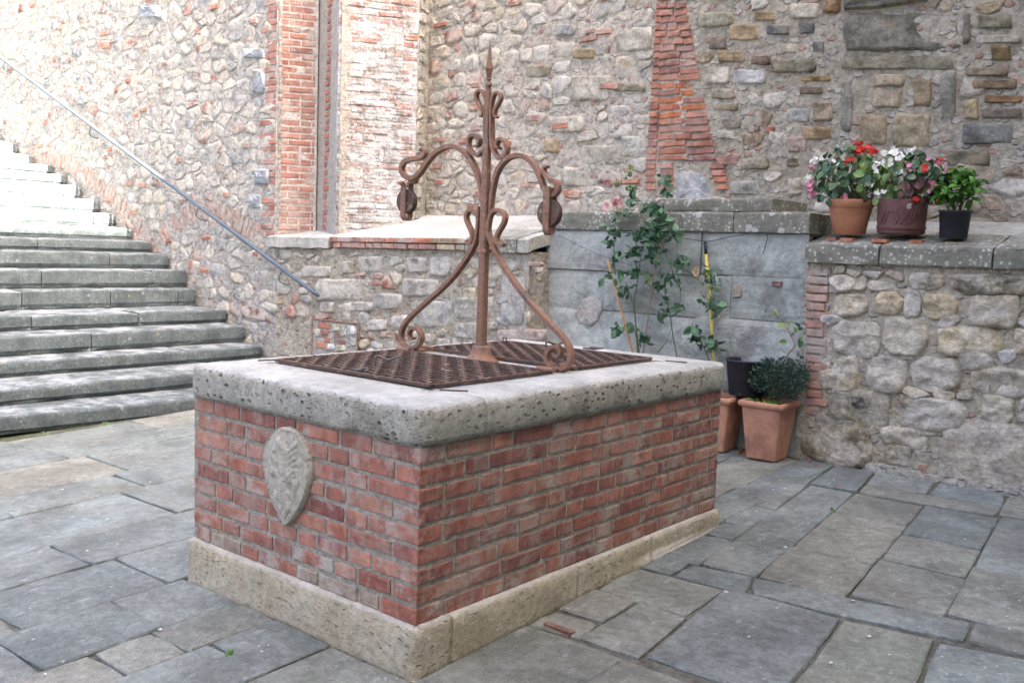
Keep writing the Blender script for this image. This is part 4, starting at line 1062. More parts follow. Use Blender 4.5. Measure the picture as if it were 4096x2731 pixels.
for c in cells:
    q = cen(c)
    if inside(q, bp) or any(inside(q, P) or any(inside(((q[0]*.6+w[0]*.4), (q[1]*.6+w[1]*.4)), P) for w in c) for P in XPQ): continue
    kept.append(c)
for c in kept: hero(PQW, c, qw, (*pick(PALE[2:] + BROWN[2:]), U(.2, .7)), U(.01, .03), U(.0, .004), .008, n=14, d0=-.008, mat=STONE_R)
# rough cement skirting at its foot
skv = []; skf = []; n = 60
for i in range(n+1):
    x = 0.2 + 2.9*i/n; z0 = G(x, 3.85); h = .05 + .03*fbm(x*4, 2.2); d = .035 + .02*fbm(x*5, 8)
    skv += [(x, YQ - .01 - d, z0 - .02), (x, YQ - .012 - d*.7, z0 + h*.7), (x, YQ + .02, z0 + h)]
for i in range(n): skf += [(3*i, 3*i+3, 3*i+4, 3*i+1), (3*i+1, 3*i+4, 3*i+5, 3*i+2)]
obj('cement_skirting', skv, skf, MORT_L, qw)
ex = [-0.287, onY(3518, 1010, 3.87).x, onY(3972, 1020, 3.87).x, 1.75, 2.6, 3.4]
for k, (a, b) in enumerate(zip(ex[:-1], ex[1:])): slab('coping_slab', a + .004, b - .006, 3.862 + U(-.006, .006), 4.27, 1.325 + U(-.006, .006), 1.452, COPE, qw, .006, .05, .085)
ex2 = [-0.287, .42, 1.1, 1.9, 3.4]
for a, b in zip(ex2[:-1], ex2[1:]): slab('bench_slab', a + .003, b - .005, 4.278, 4.66, 1.36, 1.54, COPE_L, qw, .004, .06, .1, .006)

# ------------------------------------------------------------------ the building that shades the courtyard, outside the frame
bl = tag(empty('palace_block', (6.5, 0, 0)), 'tall plastered palace closing the courtyard opposite the steps', 'building')
XB = 6.5
Hb = 1.42 + 0.3 + math.tan(SUN_EL) * (XB - .38 + 8.66)
mb = MB(); mb.box((XB, -22, -1), (XB + 8, 24, Hb - .3)); mb.build('wall', PLAST, bl)
mb = MB(); mb.box((XB - .38, -22.4, Hb - .62), (XB + 8.4, 24.4, Hb - .299)); mb.build('eaves', m_simple('roof_tile', (0.3, 0.15, 0.09)), bl)
for fl in range(3):
    for k in range(9):
        y = -18 + k*4.6; z = 1.6 + fl*3.7
        mb = MB(); mb.box((XB - .04, y - .6, z), (XB - .005, y + .6, z + 1.8)); w_ = mb.build('window', m_simple('window_glass', (0.05, 0.06, 0.07), .15) if 'window_glass' not in bpy.data.materials else bpy.data.materials['window_glass'], bl)
        mb = MB(); mb.box((XB - .1, y - .75, z - .12), (XB - .001, y + .75, z - .01)); mb.build('sill', COPE_L, w_)
# ------------------------------------------------------------------ the well
well = tag(empty('well', (-W_/2, L_/2, -.16)), 'rectangular red brick well with thick pitted stone rim, iron grates and carved shield', 'well')
def rr(x0, y0, x1, y1, r, step):
    """rounded rectangle, counter-clockwise from the middle of the left side: x, y, nx, ny"""
    out = []
    def line(ax, ay, bx, by, nx, ny):
        n = max(1, int(math.dist((ax, ay), (bx, by)) / step))
        for k in range(n): out.append((ax + (bx-ax)*k/n, ay + (by-ay)*k/n, nx, ny))
    def arc(cx_, cy_, a0):
        for k in range(6):
            a = math.radians(a0 + 90*k/6); out.append((cx_ + r*math.cos(a), cy_ + r*math.sin(a), math.cos(a), math.sin(a)))
    ym = (y0+y1)/2
    line(x0, ym, x0, y0+r, -1, 0); arc(x0+r, y0+r, 180); line(x0+r, y0, x1-r, y0, 0, -1); arc(x1-r, y0+r, 270)
    line(x1, y0+r, x1, y1-r, 1, 0); arc(x1-r, y1-r, 0); line(x1-r, y1, x0+r, y1, 0, 1); arc(x0+r, y1-r, 90); line(x0, y1-r, x0, ym, -1, 0)
    out.append((x0, ym, -1, 0)); return out
def sweep(name, pts, prof, mat, smooth=False):
    m = len(prof(pts[0], 0)); V = []; Fc = []
    for k, p in enumerate(pts): V += prof(p, k)
    for k in range(len(pts)-1):
        for q in range(m): Fc.append((k*m+q, k*m+(q+1) % m, (k+1)*m+(q+1) % m, (k+1)*m+q))
    n = len(pts)-1
    Fc += [tuple(range(m))[::-1], tuple(n*m+q for q in range(m))]
    return obj(name, V, [f[::-1] for f in Fc], mat, well, smooth=smooth)
def pieces(pts, splits, gap):
    out = [[]]; sp = list(splits)
    for i, p in enumerate(pts):
        if sp and sp[0](p):
            sp.pop(0); out[-1].append((p[0]-p[3]*-gap*0 , p[1], p[2], p[3])); out.append([])
            q = pts[i]
            d = (pts[i+1][0]-q[0], pts[i+1][1]-q[1]); dl = math.hypot(*d) or 1
            out[-1].append((q[0] + d[0]/dl*gap, q[1] + d[1]/dl*gap, q[2], q[3]))
        else: out[-1].append(p)
    return [o for o in out if len(o) > 1]
ZT, ZB, OV = .792, .652, .024
IX0, IX1, IY0, IY1 = -1.232, -.268, .315, 1.905
RIM = rr(-W_-OV, -OV, OV, L_+OV, .075, .022)
def chip(x, y): return max(0, fbm(x*7 + 3, y*7) - .35)
def rim_prof(p, k):
    x, y, nx, ny = p; ix, iy = min(max(x, IX0), IX1), min(max(y, IY0), IY1); out = []
    def at(off, z, w=1.0):
        a = .004*fbm(x*8, y*8, z*9) + .0035*nz(x*26, y*26, z*26)
        out.append((x + nx*(off + a*w), y + ny*(off + a*w), z + a*.5*w))
    out.append((ix, iy, ZB)); out.append((ix, iy, ZT))
    for f in (.4, .7):
        out.append((ix + (x-nx*.06-ix)*f, iy + (y-ny*.06-iy)*f, ZT + .0022*fbm(x*8, y*8, f*3)))
    wear = .008*fbm(x*4, y*4, 5)
    at(-.05, ZT - .0005, .5); at(-.024, ZT - .004 - wear*.3); at(-.01, ZT - .012 - wear*.5); at(-.002, ZT - .026 - wear*.3); at(0, ZT - .045)
    c = chip(x, y)
    at(.001, ZT - .085); at(0, ZB + .04); at(-.002 - c*.01, ZB + .018 + c*.01); at(-.007 - c*.03, ZB + .004*nz(x*14, y*14) + c*.018)
    out.append((x - nx*.1, y - ny*.1, ZB + .001))
    return out
for pc in pieces(RIM, [lambda p: p[2] > .99 and p[1] > .3, lambda p: p[2] > .99 and p[1] > 1.94, lambda p: p[3] > .99 and p[0] < -.8], .004):
    sweep('rim_stone', pc, rim_prof, TRAV, True)
mb = MB(); mb.box((IX0 + .003, 1.058, ZB + .02), (IX1 - .003, 1.242, ZT - .001)); mb.build('rim_strip', TRAV, well)
PL_ = rr(-W_-.026, -.026, .026, L_+.026, .035, .03)
def pl_prof(p, k):
    x, y, nx, ny = p
    def at(off, z): 
        a = .004*fbm(x*7, y*7, z*7) + .002*nz(x*30, y*30, z*30); return (x + nx*(off+a), y + ny*(off+a), z + a*.6)
    return [(x - nx*.12, y - ny*.12, .003), at(-.022, .004), at(-.008, -.003), at(-.001, -.018), at(.001, -.06), at(0, -.1), at(.003, G(x, y) + .012), (x, y, G(x, y) - .06), (x - nx*.12, y - ny*.12, G(x, y) - .06)]
for pc in pieces(PL_, [lambda p: p[2] > .99 and p[1] > .13, lambda p: p[2] > .99 and p[1] > .92, lambda p: p[2] > .99 and p[1] > 1.54, lambda p: p[3] > .99 and p[0] < -.7], .003):
    sweep('plinth_stone', pc, pl_prof, PLIN, True)
mb = MB(); q = .0025; t = .2
mb.box((-W_+q, q, -.02), (-q, t, .655)); mb.box((-W_+q, L_-t, -.02), (-q, L_-q, .655)); mb.box((-W_+q, t, -.02), (-W_+t, L_-t, .655)); mb.box((-t, t, -.02), (-q, L_-t, .655))
mb.box((-W_+t, t, -.02), (-t, L_-t, .02))
mb.build('mortar_core', MORT_W, well)
WB = [(0.36, 0.13, 0.085), (0.33, 0.12, 0.085), (0.39, 0.165, 0.11), (0.27, 0.1, 0.08), (0.35, 0.14, 0.1), (0.42, 0.19, 0.13)]
FX = Plane((0, 0, 0), (1, 0, 0), (0, -1, 0)); FY = Plane((0, 0, 0), (0, 1, 0), (1, 0, 0))
def bond(k, start):
    out = []; s = 0
    seq = [.25, .125] if (k + start) % 2 else [.125, .25]
    i = 0
    while s < 2.5:
        w = seq[i % 2] * U(.92, 1.08)
        if rnd() < .12: w = .19
        out.append(w); s += w; i += 1
    return out
for k in range(9):
    z = .0345 + k*.0722
    s = 0.0
    for w in bond(k, 1):                                 # short face, from the near corner to the left
        a = -s; b = max(-W_, -s - w)
        if a - b > .05 or b > -W_:
            col = pick(WB, .16); low = k == 0 and rnd() < .5
            if low: col = (.33, .255, .19)
            put_brick(FX, (a+b)/2 + (.005 if s == 0 else 0), z + U(-.002, .002), a - b - .017 + (.012 if s == 0 else 0), .0548 + U(-.005, .003), well, (*col, U(.25, .8) + (.2 if k < 2 else 0)), U(.001, .005), U(-.006, .006))
        s += w
        if s >= W_ - .03: break
    s = 0.0
    for w in bond(k, 0):
        a, b = s, min(L_, s + w)
        if b - a > .05:
            c = pick(WB, .16); c = (c[0]*.92, c[1]*.92, c[2]*.95)
            put_brick(FY, (a+b)/2 - (.005 if s == 0 else 0), z + U(-.002, .002), b - a - .017 + (.012 if s == 0 else 0), .0548 + U(-.005, .003), well, (*c, U(.2, .7) + (.2 if k < 2 else 0)), U(.001, .005), U(-.006, .006))
        s += w
        if s >= L_ - .03: break
# carved shield on the short face
def seg(px, py, ax, ay, bx, by, r):
    dx, dy = bx-ax, by-ay; t = max(0, min(1, ((px-ax)*dx + (py-ay)*dy) / (dx*dx + dy*dy + 1e-9)))
    d = math.hypot(px-ax-dx*t, py-ay-dy*t) / r
    return max(0.0, 1 - d*d) ** .5 if d < 1 else 0.0
def relief(x, y):
    h = 0
    for s_, k in (((-.06, -.4, .0, .2, .27), 1.0), ((.02, .2, -.12, .5, .22), .9), ((-.12, .52, -.2, .55, .2), 1.0), ((-.25, .52, -.42, .44, .09), .8), ((-.1, .7, -.05, .6, .08), .7),
                  ((-.2, .2, -.5, .34, .1), .8), ((-.5, .34, -.6, .5, .07), .7), ((-.18, .02, -.52, .0, .1), .8), ((-.52, 0, -.62, .12, .07), .7),
                  ((-.05, -.3, -.28, -.5, .16), .85), ((-.28, -.5, -.1, -.72, .1), .8), ((.05, -.35, .18, -.6, .15), .85), ((.18, -.6, .05, -.82, .09), .75),
                  ((.12, -.3, .42, -.42, .07), .7), ((.42, -.42, .5, -.15, .07), .7), ((.5, -.15, .38, -.02, .08), .7)):
        h = max(h, seg(x, y, *s_) * k)
    for i in range(6):                                       # wing feathers
        h = max(h, seg(x, y, .12 + .02*i, .42 - .11*i, .52 - .02*i, .66 - .13*i, .05) * .75)
    h = max(h, seg(x, y, .1, .5, .2, -.1, .11) * .8)
    return h
SH = []; SF = []; NI, NJ = 44, 64; sx, sz0, sz1 = -.728, .212, .612
for j in range(NJ+1):
    t_ = j/NJ; hw = .149 * ((1 - (1 - t_/.6)**1.75)**.9 if t_ < .6 else max(0, 1 - ((t_-.6)/.4)**2)**.52); hw = max(hw, .004)
    for i in range(NI+1):
        a = -1 + 2*i/NI; x = a*hw; z = sz0 + (sz1-sz0)*t_
        edge = min(1 - abs(a), t_*3, (1-t_)*4 + .02)
        d = .026 + .009*(1 - a*a) + .006*(edge > .05) * 0 + (.005 if edge < .09 else 0) - (.02 if edge < .025 else 0)
        d += .0125*relief(x/.15, (t_ - .53)*2) * (1 if edge > .05 else 0) + .0022*fbm(x*40, z*40) + .001*nz(x*140, z*140)
        SH.append((sx + x, -d, z))
w = NI+1
SF = [(j*w+i, j*w+i+1, (j+1)*w+i+1, (j+1)*w+i) for j in range(NJ) for i in range(NI)]
b = len(SH); border = list(range(w)) + [j*w+NI for j in range(1, NJ+1)] + [NJ*w+i for i in range(NI-1, -1, -1)] + [j*w for j in range(NJ-1, 0, -1)]
SH += [(SH[k][0], .0, SH[k][2]) for k in border]; m = len(border)
SF += [(border[k], b+k, b+(k+1) % m, border[(k+1) % m]) for k in range(m)]
obj('carved_shield', SH, SF, SHLD, well, smooth=True)

# iron grates, hinged towards the middle strip
ZG = .801
def barmesh(L, w, h, wave=0.0, n=1, ph=0):
    mb = MB(); V = []; Fc = []
    for k in range(n+1):
        x = L*k/n; zz = wave * math.cos(math.pi*(k + ph)) if wave else 0
        V += [(x, -w/2, zz), (x, w/2, zz), (x, w/2, zz + h), (x, -w/2, zz + h)]
    for k in range(n):
        for q in range(4): Fc.append((k*4+q, k*4+4+q, k*4+4+(q+1) % 4, k*4+(q+1) % 4))
    Fc += [(0, 1, 2, 3), (n*4+3, n*4+2, n*4+1, n*4)]
    return mk(V, Fc, GRATE)
def grate(y0, y1, hinge_y):
    x0, x1 = IX0 - .012, IX1 + .012
    g_ = empty('grate', ((x0+x1)/2, (y0+y1)/2, ZG)); g_.parent = well
    g_.matrix_parent_inverse = Matrix.Translation(-Vector(well.location))
    def add(name, me, loc, rz=0):
        o = bpy.data.objects.new(name, me); COL.objects.link(o); o.parent = g_; o.location = loc; o.rotation_euler = (0, 0, rz)
        o.matrix_parent_inverse = Matrix.Translation(-Vector(g_.location)); return o
    nx_, ny_ = 19, 14
    sxp, syp = (x1-x0)/nx_, (y1-y0)/ny_
    mx = [barmesh(x1-x0, .017, .006, .0035, nx_, ph) for ph in (0, 1)]; my = [barmesh(y1-y0, .016, .006, .0035, ny_, ph) for ph in (0, 1)]
    for j in range(1, ny_): add('grate_bar', mx[j % 2], (x0, y0 + j*syp + U(-.002, .002), ZG + .003))
    for i in range(1, nx_): add('grate_bar', my[(i+1) % 2], (x0 + i*sxp + U(-.002, .002), y0, ZG + .001), math.pi/2)
    fx = barmesh(x1-x0, .026, .012); fy = barmesh(y1-y0 - .027, .026, .012)
    for y in (y0, y1): add('grate_frame', fx, (x0, y, ZG - .003))
    for x in (x0, x1): add('grate_frame', fy, (x, y0 + .0135, ZG - .003), math.pi/2)
    for x in (x0 + .03, x1 - .03):
        mb = MB(); mb.tube([(x - .045, hinge_y, ZG + .008), (x + .045, hinge_y, ZG + .008)], .0125, 10)
        mb.box((x - .022, min(hinge_y, 1.15) - .03, ZG - .008), (x + .022, max(hinge_y, 1.15) - .02, ZG + .0035))
        add('hinge', mk(mb.v, mb.f, IRON), (0, 0, 0))
    return g_, add
g1, add1 = grate(.305, 1.05, 1.062); g2, add2 = grate(1.25, 1.915, 1.238)
a = onZ(1497, 1466, ZG + .008); b = onZ(1606, 1468, ZG + .008)
mb = MB(); mb.tube(catmull([a, a.lerp(b, .08) + Vector((0, 0, .045)), a.lerp(b, .5) + Vector((0, 0, .03)), a.lerp(b, .92) + Vector((0, 0, .045)), b], 5), .0055, 7); add1('handle', mk(mb.v, mb.f, GRIP), (0, 0, 0))
a = onZ(2186, 1393, ZG + .008); b = onZ(2262, 1390, ZG + .008)
mb = MB(); mb.tube(catmull([a, a + Vector((0, 0, .035)), a.lerp(b, .5) + Vector((0, 0, .02)), b + Vector((0, 0, .03)), b], 5), .0055, 7); add2('handle', mk(mb.v, mb.f, GRATE), (0, 0, 0))
a = onZ(2018, 1371, ZG); mb = MB(); mb.tube([a + Vector((-.012, 0, 0)), a + Vector((-.012, 0, .032)), a + Vector((.012, 0, .032)), a + Vector((.012, 0, 0))], .004, 6); add2('staple', mk(mb.v, mb.f, GRATE), (0, 0, 0))
a = onZ(2365, 1402, ZG); mb = MB(); mb.box((a.x - .05, a.y - .012, ZG + .006), (a.x + .03, a.y + .012, ZG + .014)); mb.box((a.x + .0, a.y - .02, ZG + .0141), (a.x + .07, a.y + .02, ZG + .022)); add2('hasp', mk(mb.v, mb.f, GRIP), (0, 0, 0))
for u, v, ang in ((1080, 1441, 75), (1815, 1563, 40), (2705, 1447, 20)):
    a = onZ(u, v, ZT + .001); mb = MB(); c_, s_ = math.cos(math.radians(ang)), math.sin(math.radians(ang))
    mb.add([(a.x + c_*x - s_*y, a.y + s_*x + c_*y, z) for z in (ZT - .01, ZT + .005) for x, y in ((-.055, -.006), (.055, -.006), (.055, .006), (-.055, .006))], [(3,2,1,0),(4,5,6,7),(0,1,5,4),(1,2,6,5),(2,3,7,6),(3,0,4,7)])
    mb.build('iron_cramp', GRATE, well)
a = onZ(1437, 1497, ZT)
pad = tag(empty('padlock', (a.x, a.y, ZT)), 'small dark padlock locking the edge of the near grate', 'padlock')
mb = MB(); mb.prism([(a.x - .03, a.y - .028), (a.x + .03, a.y - .036), (a.x + .034, a.y - .004), (a.x - .028, a.y + .004)], ZT + .004, ZT + .024); mb.build('lock_body', BRASS, pad)
mb = MB(); mb.tube(catmull([(a.x - .02, a.y + .002, ZT + .014), (a.x - .022, a.y + .03, ZT + .02), (a.x, a.y + .042, ZT + .024), (a.x + .022, a.y + .027, ZT + .02), (a.x + .024, a.y - .002, ZT + .014)], 5), .0042, 7); mb.build('shackle', GRIP, pad)

# ------------------------------------------------------------------ wrought iron frame over the well
YI = 1.15
iron = tag(empty('wrought_iron_frame', (-.72, YI, ZT)), 'rusty wrought iron scrolled frame with spear finial standing on the well', 'ironwork')
ZA = (1500, 150, 2.0906); ZBm = (1500, 800, 2.24)
def ip(P, z):
    ox, oy, k = z; return [Vector((q.x, q.z, 0)) for q in (onY(ox + x/k, oy + y/k, YI) for x, y in P)]
def bar(name, P2, t, w, parent=iron, y0=0.0, taper=(1, 1), tw=(1, 1), sub=6):
    C_ = catmull(P2, sub); n = len(C_); V = []; Fc = []
    for i, c in enumerate(C_):
        d = (C_[min(i+1, n-1)] - C_[max(i-1, 0)]).normalized(); nn = Vector((-d.y, d.x, 0)); f = i/(n-1)
        k0 = taper[0] + (1-taper[0])*min(1, f*5); k1 = taper[1] + (1-taper[1])*min(1, (1-f)*5); h = t/2*min(k0, k1)*(1 + .07*nz(c.x*40, c.y*40)); ww = w/2*(tw[0] + (tw[1]-tw[0])*f)
        a, b = c + nn*h, c - nn*h; e = .0022
        for p_, yy in ((a - nn*e, -ww), (a, -ww + e), (a, ww - e), (a - nn*e, ww), (b + nn*e, ww), (b, ww - e), (b, -ww + e), (b + nn*e, -ww)):
            V.append((p_.x, YI + y0 + yy, p_.y))
    for i in range(n-1):
        for q in range(8): Fc.append((i*8+q, i*8+(q+1) % 8, (i+1)*8+(q+1) % 8, (i+1)*8+q))
    Fc += [tuple(range(8))[::-1], tuple((n-1)*8+q for q in range(8))]
    return obj(name, V, Fc, IRON, parent)
pb = ip([(952, 1290), (948, 430)], (1500, 150, 2.0906))
pz0 = ZT + .07; top_ = onY(1500 + 950/2.0906, 150 + 430/2.0906, YI)
base_ = onY(1500 + 952/2.24, 800 + 1300/2.24, YI)
px = lambda z: base_.x + (top_.x - base_.x)*(z - base_.z)/(top_.z - base_.z)
mb = MB(); V = []
for z, h in ((ZT + .03, .0225), (1.45, .0205), (1.75, .018), (top_.z, .0125)):
    x = px(z); e = h*.3
    V += [(x-h+e, YI-h, z), (x+h-e, YI-h, z), (x+h, YI-h+e, z), (x+h, YI+h-e, z), (x+h-e, YI+h, z), (x-h+e, YI+h, z), (x-h, YI+h-e, z), (x-h, YI-h+e, z)]
mb.add(V, [(i*8+q, i*8+(q+1) % 8, i*8+8+(q+1) % 8, i*8+8+q) for i in range(3) for q in range(8)] + [tuple(range(24, 32))]); mb.build('post', IRON, iron)
mb = MB(); mb.lathe([(.088, 0), (.086, .006), (.072, .014), (.056, .03), (.048, .05), (.046, .07), (.042, .076), (.02, .077)], 24, (px(ZT), YI, ZT)); mb.build('base_flange', IRON, iron, smooth=True)
zA = lambda y: onY(1500 + 955/2.0906, 150 + y/2.0906, YI).z
xT = onY(1960.2, 158.6, YI).x; xf = px(top_.z)
mb = MB(); mb.lathe([(.0125, zA(435)), (.0095, zA(420)), (.0155, zA(408)), (.0165, zA(395)), (.0145, zA(382)), (.008, zA(374)), (.007, zA(362)), (.0135, zA(355)), (.0125, zA(346))], 14, (xf, YI, 0), True)
mb.build('finial_collar', IRON, iron, smooth=True)
mb = MB(); mb.lathe([(.0125, zA(348)), (.0165, zA(320)), (.0255, zA(262)), (.0225, zA(248)), (.0155, zA(190)), (.0085, zA(110)), (.001, zA(18))], 4, ((xf+xT)/2, YI, 0)); mb.build('spear_finial', IRON, iron)
LEGL = [(938, 60), (932, 160), (925, 260), (905, 370), (870, 450), (800, 560), (700, 690), (600, 795), (480, 900), (380, 990), (300, 1068), (252, 1140), (236, 1215), (255, 1290), (315, 1333), (380, 1308), (418, 1235), (392, 1162), (340, 1147), (308, 1190), (322, 1238), (352, 1238)]
LEGR = [(1000, 60), (1003, 160), (1012, 260), (1035, 350), (1075, 440), (1130, 550), (1205, 670), (1300, 805), (1400, 925), (1500, 1035), (1600, 1140), (1690, 1235), (1745, 1330), (1755, 1420), (1705, 1500), (1630, 1515), (1560, 1465), (1540, 1390), (1578, 1325), (1640, 1315), (1668, 1360), (1640, 1405), (1608, 1395)]
bar('leg', ip(LEGL, ZBm), .0215, .034, taper=(.6, .55)); bar('leg', ip(LEGR, ZBm), .0215, .034, taper=(.6, .55))
bar('ear_scroll', ip([(928, 250), (930, 190), (918, 130), (880, 92), (838, 102), (822, 155), (838, 215), (868, 280), (878, 335), (862, 382), (832, 385), (824, 362)], ZBm), .019, .03, taper=(.6, .6))
bar('ear_scroll', ip([(1020, 330), (1022, 240), (1038, 140), (1080, 95), (1130, 97), (1166, 145), (1158, 205), (1118, 275), (1096, 330), (1106, 388), (1142, 405), (1166, 388)], ZBm), .019, .03, taper=(.6, .6))
ARML = [(915, 1480), (908, 1400), (900, 1320), (888, 1240), (858, 1140), (818, 1052), (760, 968), (692, 922), (630, 912), (560, 932), (490, 982), (440, 1042), (395, 1110), (350, 1160), (295, 1178), (240, 1145), (226, 1090), (250, 1040), (310, 1018), (372, 1010), (412, 988), (420, 950), (402, 930), (380, 944)]
ARMR = [(970, 1480), (975, 1400), (983, 1320), (998, 1225), (1022, 1135), (1062, 1062), (1120, 1010), (1190, 988), (1258, 1002), (1318, 1052), (1358, 1112), (1390, 1190), (1420, 1268), (1460, 1312), (1510, 1308), (1532, 1262), (1518, 1212), (1470, 1192), (1430, 1150), (1412, 1108), (1424, 1080), (1446, 1084)]
bar('arm', ip(ARML, ZA), .024, .036, taper=(.5, .5), tw=(.95, .8)); bar('arm', ip(ARMR, ZA), .023, .035, taper=(.5, .5), tw=(.95, .8))
bar('scroll', ip([(930, 560), (926, 700), (930, 850), (916, 930), (862, 985), (810, 962), (784, 892), (800, 832), (845, 820), (874, 858), (866, 902), (842, 912)], ZA), .0175, .033, taper=(.5, .6))
bar('scroll', ip([(975, 560), (978, 700), (980, 860), (995, 945), (1040, 1006), (1088, 990), (1106, 930), (1092, 872), (1052, 850), (1022, 880), (1026, 922), (1046, 928)], ZA), .0175, .033, taper=(.5, .6))
bar('top_scroll', ip([(935, 700), (936, 570), (922, 492), (890, 446), (856, 462), (850, 512), (878, 570), (903, 618), (900, 652), (880, 660)], ZA), .0155, .028, taper=(.5, .7))
bar('top_scroll', ip([(972, 700), (978, 570), (990, 500), (1012, 466), (1044, 470), (1055, 512), (1032, 560), (1006, 612), (1004, 656), (1022, 672)], ZA), .015, .026, taper=(.5, .7))
for z in (1.62, 1.86, 1.33):
    x = px(z); mb = MB(); h = .026; mb.box((x-h*1.2, YI-.0235, z-.009), (x+h*1.2, YI+.0235, z+.009)); mb.build('collar', IRON, iron) if z == 1.33 else None
for (u, v) in ((1895, 783), (1938, 870), (1912, 1248), (1932, 962)):
    q = onY(u, v, YI - .024); mb = MB(); mb.lathe([(.006, 0), (.005, .004), (.001, .006)], 8); mb.v = [(q.x + a_, YI - .022 - c_, q.z + b_) for a_, b_, c_ in mb.v]; mb.build('rivet', IRON, iron)
def pulley(c, front_top, label, knob_front):
    t_ = tag(empty('pulley', (c.x, YI, c.z)), label, 'pulley', 'pulleys hanging from the iron frame')
    R_ = .061; mb = MB(); prof = [(.016, -.017), (R_, -.017), (R_ + .003, -.012), (R_ - .011, -.002), (R_ - .011, .002), (R_ + .003, .012), (R_, .017), (.016, .017)]
    mb.lathe(prof, 30); mb.v = [(c.x + x, YI + z, c.z + y) for x, y, z in mb.v]; mb.build('wheel', GRATE, t_, smooth=False)
    mb = MB(); mb.tube([(c.x, YI - .036, c.z), (c.x, YI + .036, c.z)], .009, 10); mb.build('axle', IRON, t_)
    lo = c.z - .082; up_ = c.z + .085
    path = [(-.026, front_top), (-.027, c.z + .03), (-.027, c.z - .05), (-.02, lo - .004), (0, lo - .014), (.02, lo - .004), (.027, c.z - .05), (.027, c.z + .03), (.026, up_ + .02)]
    if knob_front: path = [(-.052, front_top + .012), (-.046, front_top + .022), (-.034, front_top + .012)] + path
    else: path = path + [(.034, up_ + .03), (.046, up_ + .034), (.054, up_ + .026)]
    C_ = catmull([(y, z, 0) for y, z in path], 5); n = len(C_); V = []; Fc = []
    for i, p_ in enumerate(C_):
        d = (C_[min(i+1, n-1)] - C_[max(i-1, 0)]).normalized(); nn = Vector((-d.y, d.x, 0)) * .0045
        for sx_, k in ((-.0165, 1), (.0165, 1), (.0165, -1), (-.0165, -1)): V.append((c.x + sx_, YI + p_.x + nn.x*k, p_.y + nn.y*k))
    for i in range(n-1):
        for q in range(4): Fc.append((i*4+q, i*4+(q+1) % 4, i*4+4+(q+1) % 4, i*4+4+q))
    Fc += [(0, 1, 2, 3), (n*4-1, n*4-2, n*4-3, n*4-4)]
    obj('strap', V, Fc, IRON, t_)
cl = onY(1500 + 268/2.0906, 150 + 1372/2.0906, YI); cr_ = onY(1500 + 1566/2.24, 800 + 118/2.24, YI)
pulley(cl, cl.z + .075, 'rusty pulley wheel under the arm nearer the steps, curled strap end in front', True)
pulley(cr_, cr_.z + .12, 'rusty pulley wheel under the arm nearer the flower pots, plain strap in front', False)
# short straps joining arms to pulleys
a = ip([(335, 1165)], ZA)[0]; bar('hanger', [a, Vector((a.x - .012, a.y - .025, 0)), Vector((cl.x + .012, cl.z + .1, 0)), Vector((cl.x + .002, cl.z + .07, 0))], .02, .03, y0=.012)
a = ip([(1445, 1300)], ZA)[0]; bar('hanger', [a, Vector((a.x + .003, a.y - .03, 0)), Vector((cr_.x, cr_.z + .11, 0)), Vector((cr_.x, cr_.z + .07, 0))], .022, .03, y0=-.01)
# ------------------------------------------------------------------ handrail on the stair wall
hr = tag(empty('handrail', (-5.2, 3.6, .8)), 'long blue-grey steel handrail sloping down along the rubble wall', 'handrail')
RY = YW - .075
A_ = onY(-600, -180, RY); A0 = onY(0, 230, RY); B_ = onY(1240, 1158, RY); B2 = onY(1262, 1170, RY)
mb = MB(); mb.tube([A_, A0, B_, B_ + (B2-B_)*.6 + Vector((0, .004, -.006)), B2 + Vector((0, .025, -.02)), B2 + Vector((.004, .09, -.028))], .0205, 12); mb.build('rail', RAIL, hr, smooth=True)
for u, v in ((1128, 1082), (795, 828), (365, 505), (20, 247)):
    q = onY(u, v, RY); mb = MB(); mb.tube(catmull([q + Vector((0, 0, -.01)), q + Vector((-.045, -.0, -.06)), q + Vector((-.05, .01, -.11)), q + Vector((0, .04, -.14)), q + Vector((.05, .085, -.145))], 5), .0065, 7); mb.build('bracket', RAIL, hr)

# ------------------------------------------------------------------ leaves and flowers
def leafmesh(L, w, fold=.15, droop=.15, mat=LEAF, n=4):
    V = []; Fc = []
    for i in range(n+1):
        f = i/n; hw = w/2 * math.sin(math.pi*(f*.92 + .04))**.8; z = -droop*L*f*f
        V += [(-hw, L*f, z + fold*hw), (0, L*f, z), (hw, L*f, z + fold*hw)]
    for i in range(n):
        for k in range(2): Fc.append((i*3+k, i*3+k+1, i*3+4+k, i*3+3+k))
    return mk(V, Fc, mat, True)
def flowermesh(r, n=4, cup=.35):
    V = [(0, 0, 0)]; Fc = []
    for k in range(n):
        a = 2*math.pi*k/n + U(-.15, .15); b = len(V)
        for da, rr_, z in ((-.75, .6, .25), (-.55, 1.05, cup), (.0, 1.15, cup*1.1), (.55, 1.05, cup), (.75, .6, .25)):
            V.append((r*rr_*math.cos(a + da), r*rr_*math.sin(a + da), r*z*U(.6, 1.3)))
        Fc.append((0, b, b+1, b+2, b+3, b+4))
    return mk(V, Fc, PETAL, True)
LEAF_ROUND = [leafmesh(.042, .04, .25, .25), leafmesh(.036, .036, .1, .35), leafmesh(.05, .045, .3, .15)]
LEAF_OVAL = [leafmesh(.06, .034, .35, .35), leafmesh(.05, .03, .2, .5), leafmesh(.068, .04, .4, .3)]
LEAF_ROSE = [leafmesh(.062, .04, .25, .2), leafmesh(.05, .032, .15, .35), leafmesh(.072, .046, .3, .3)]
FLOW = [flowermesh(.015, 4), flowermesh(.018, 5), flowermesh(.013, 4, .6)]
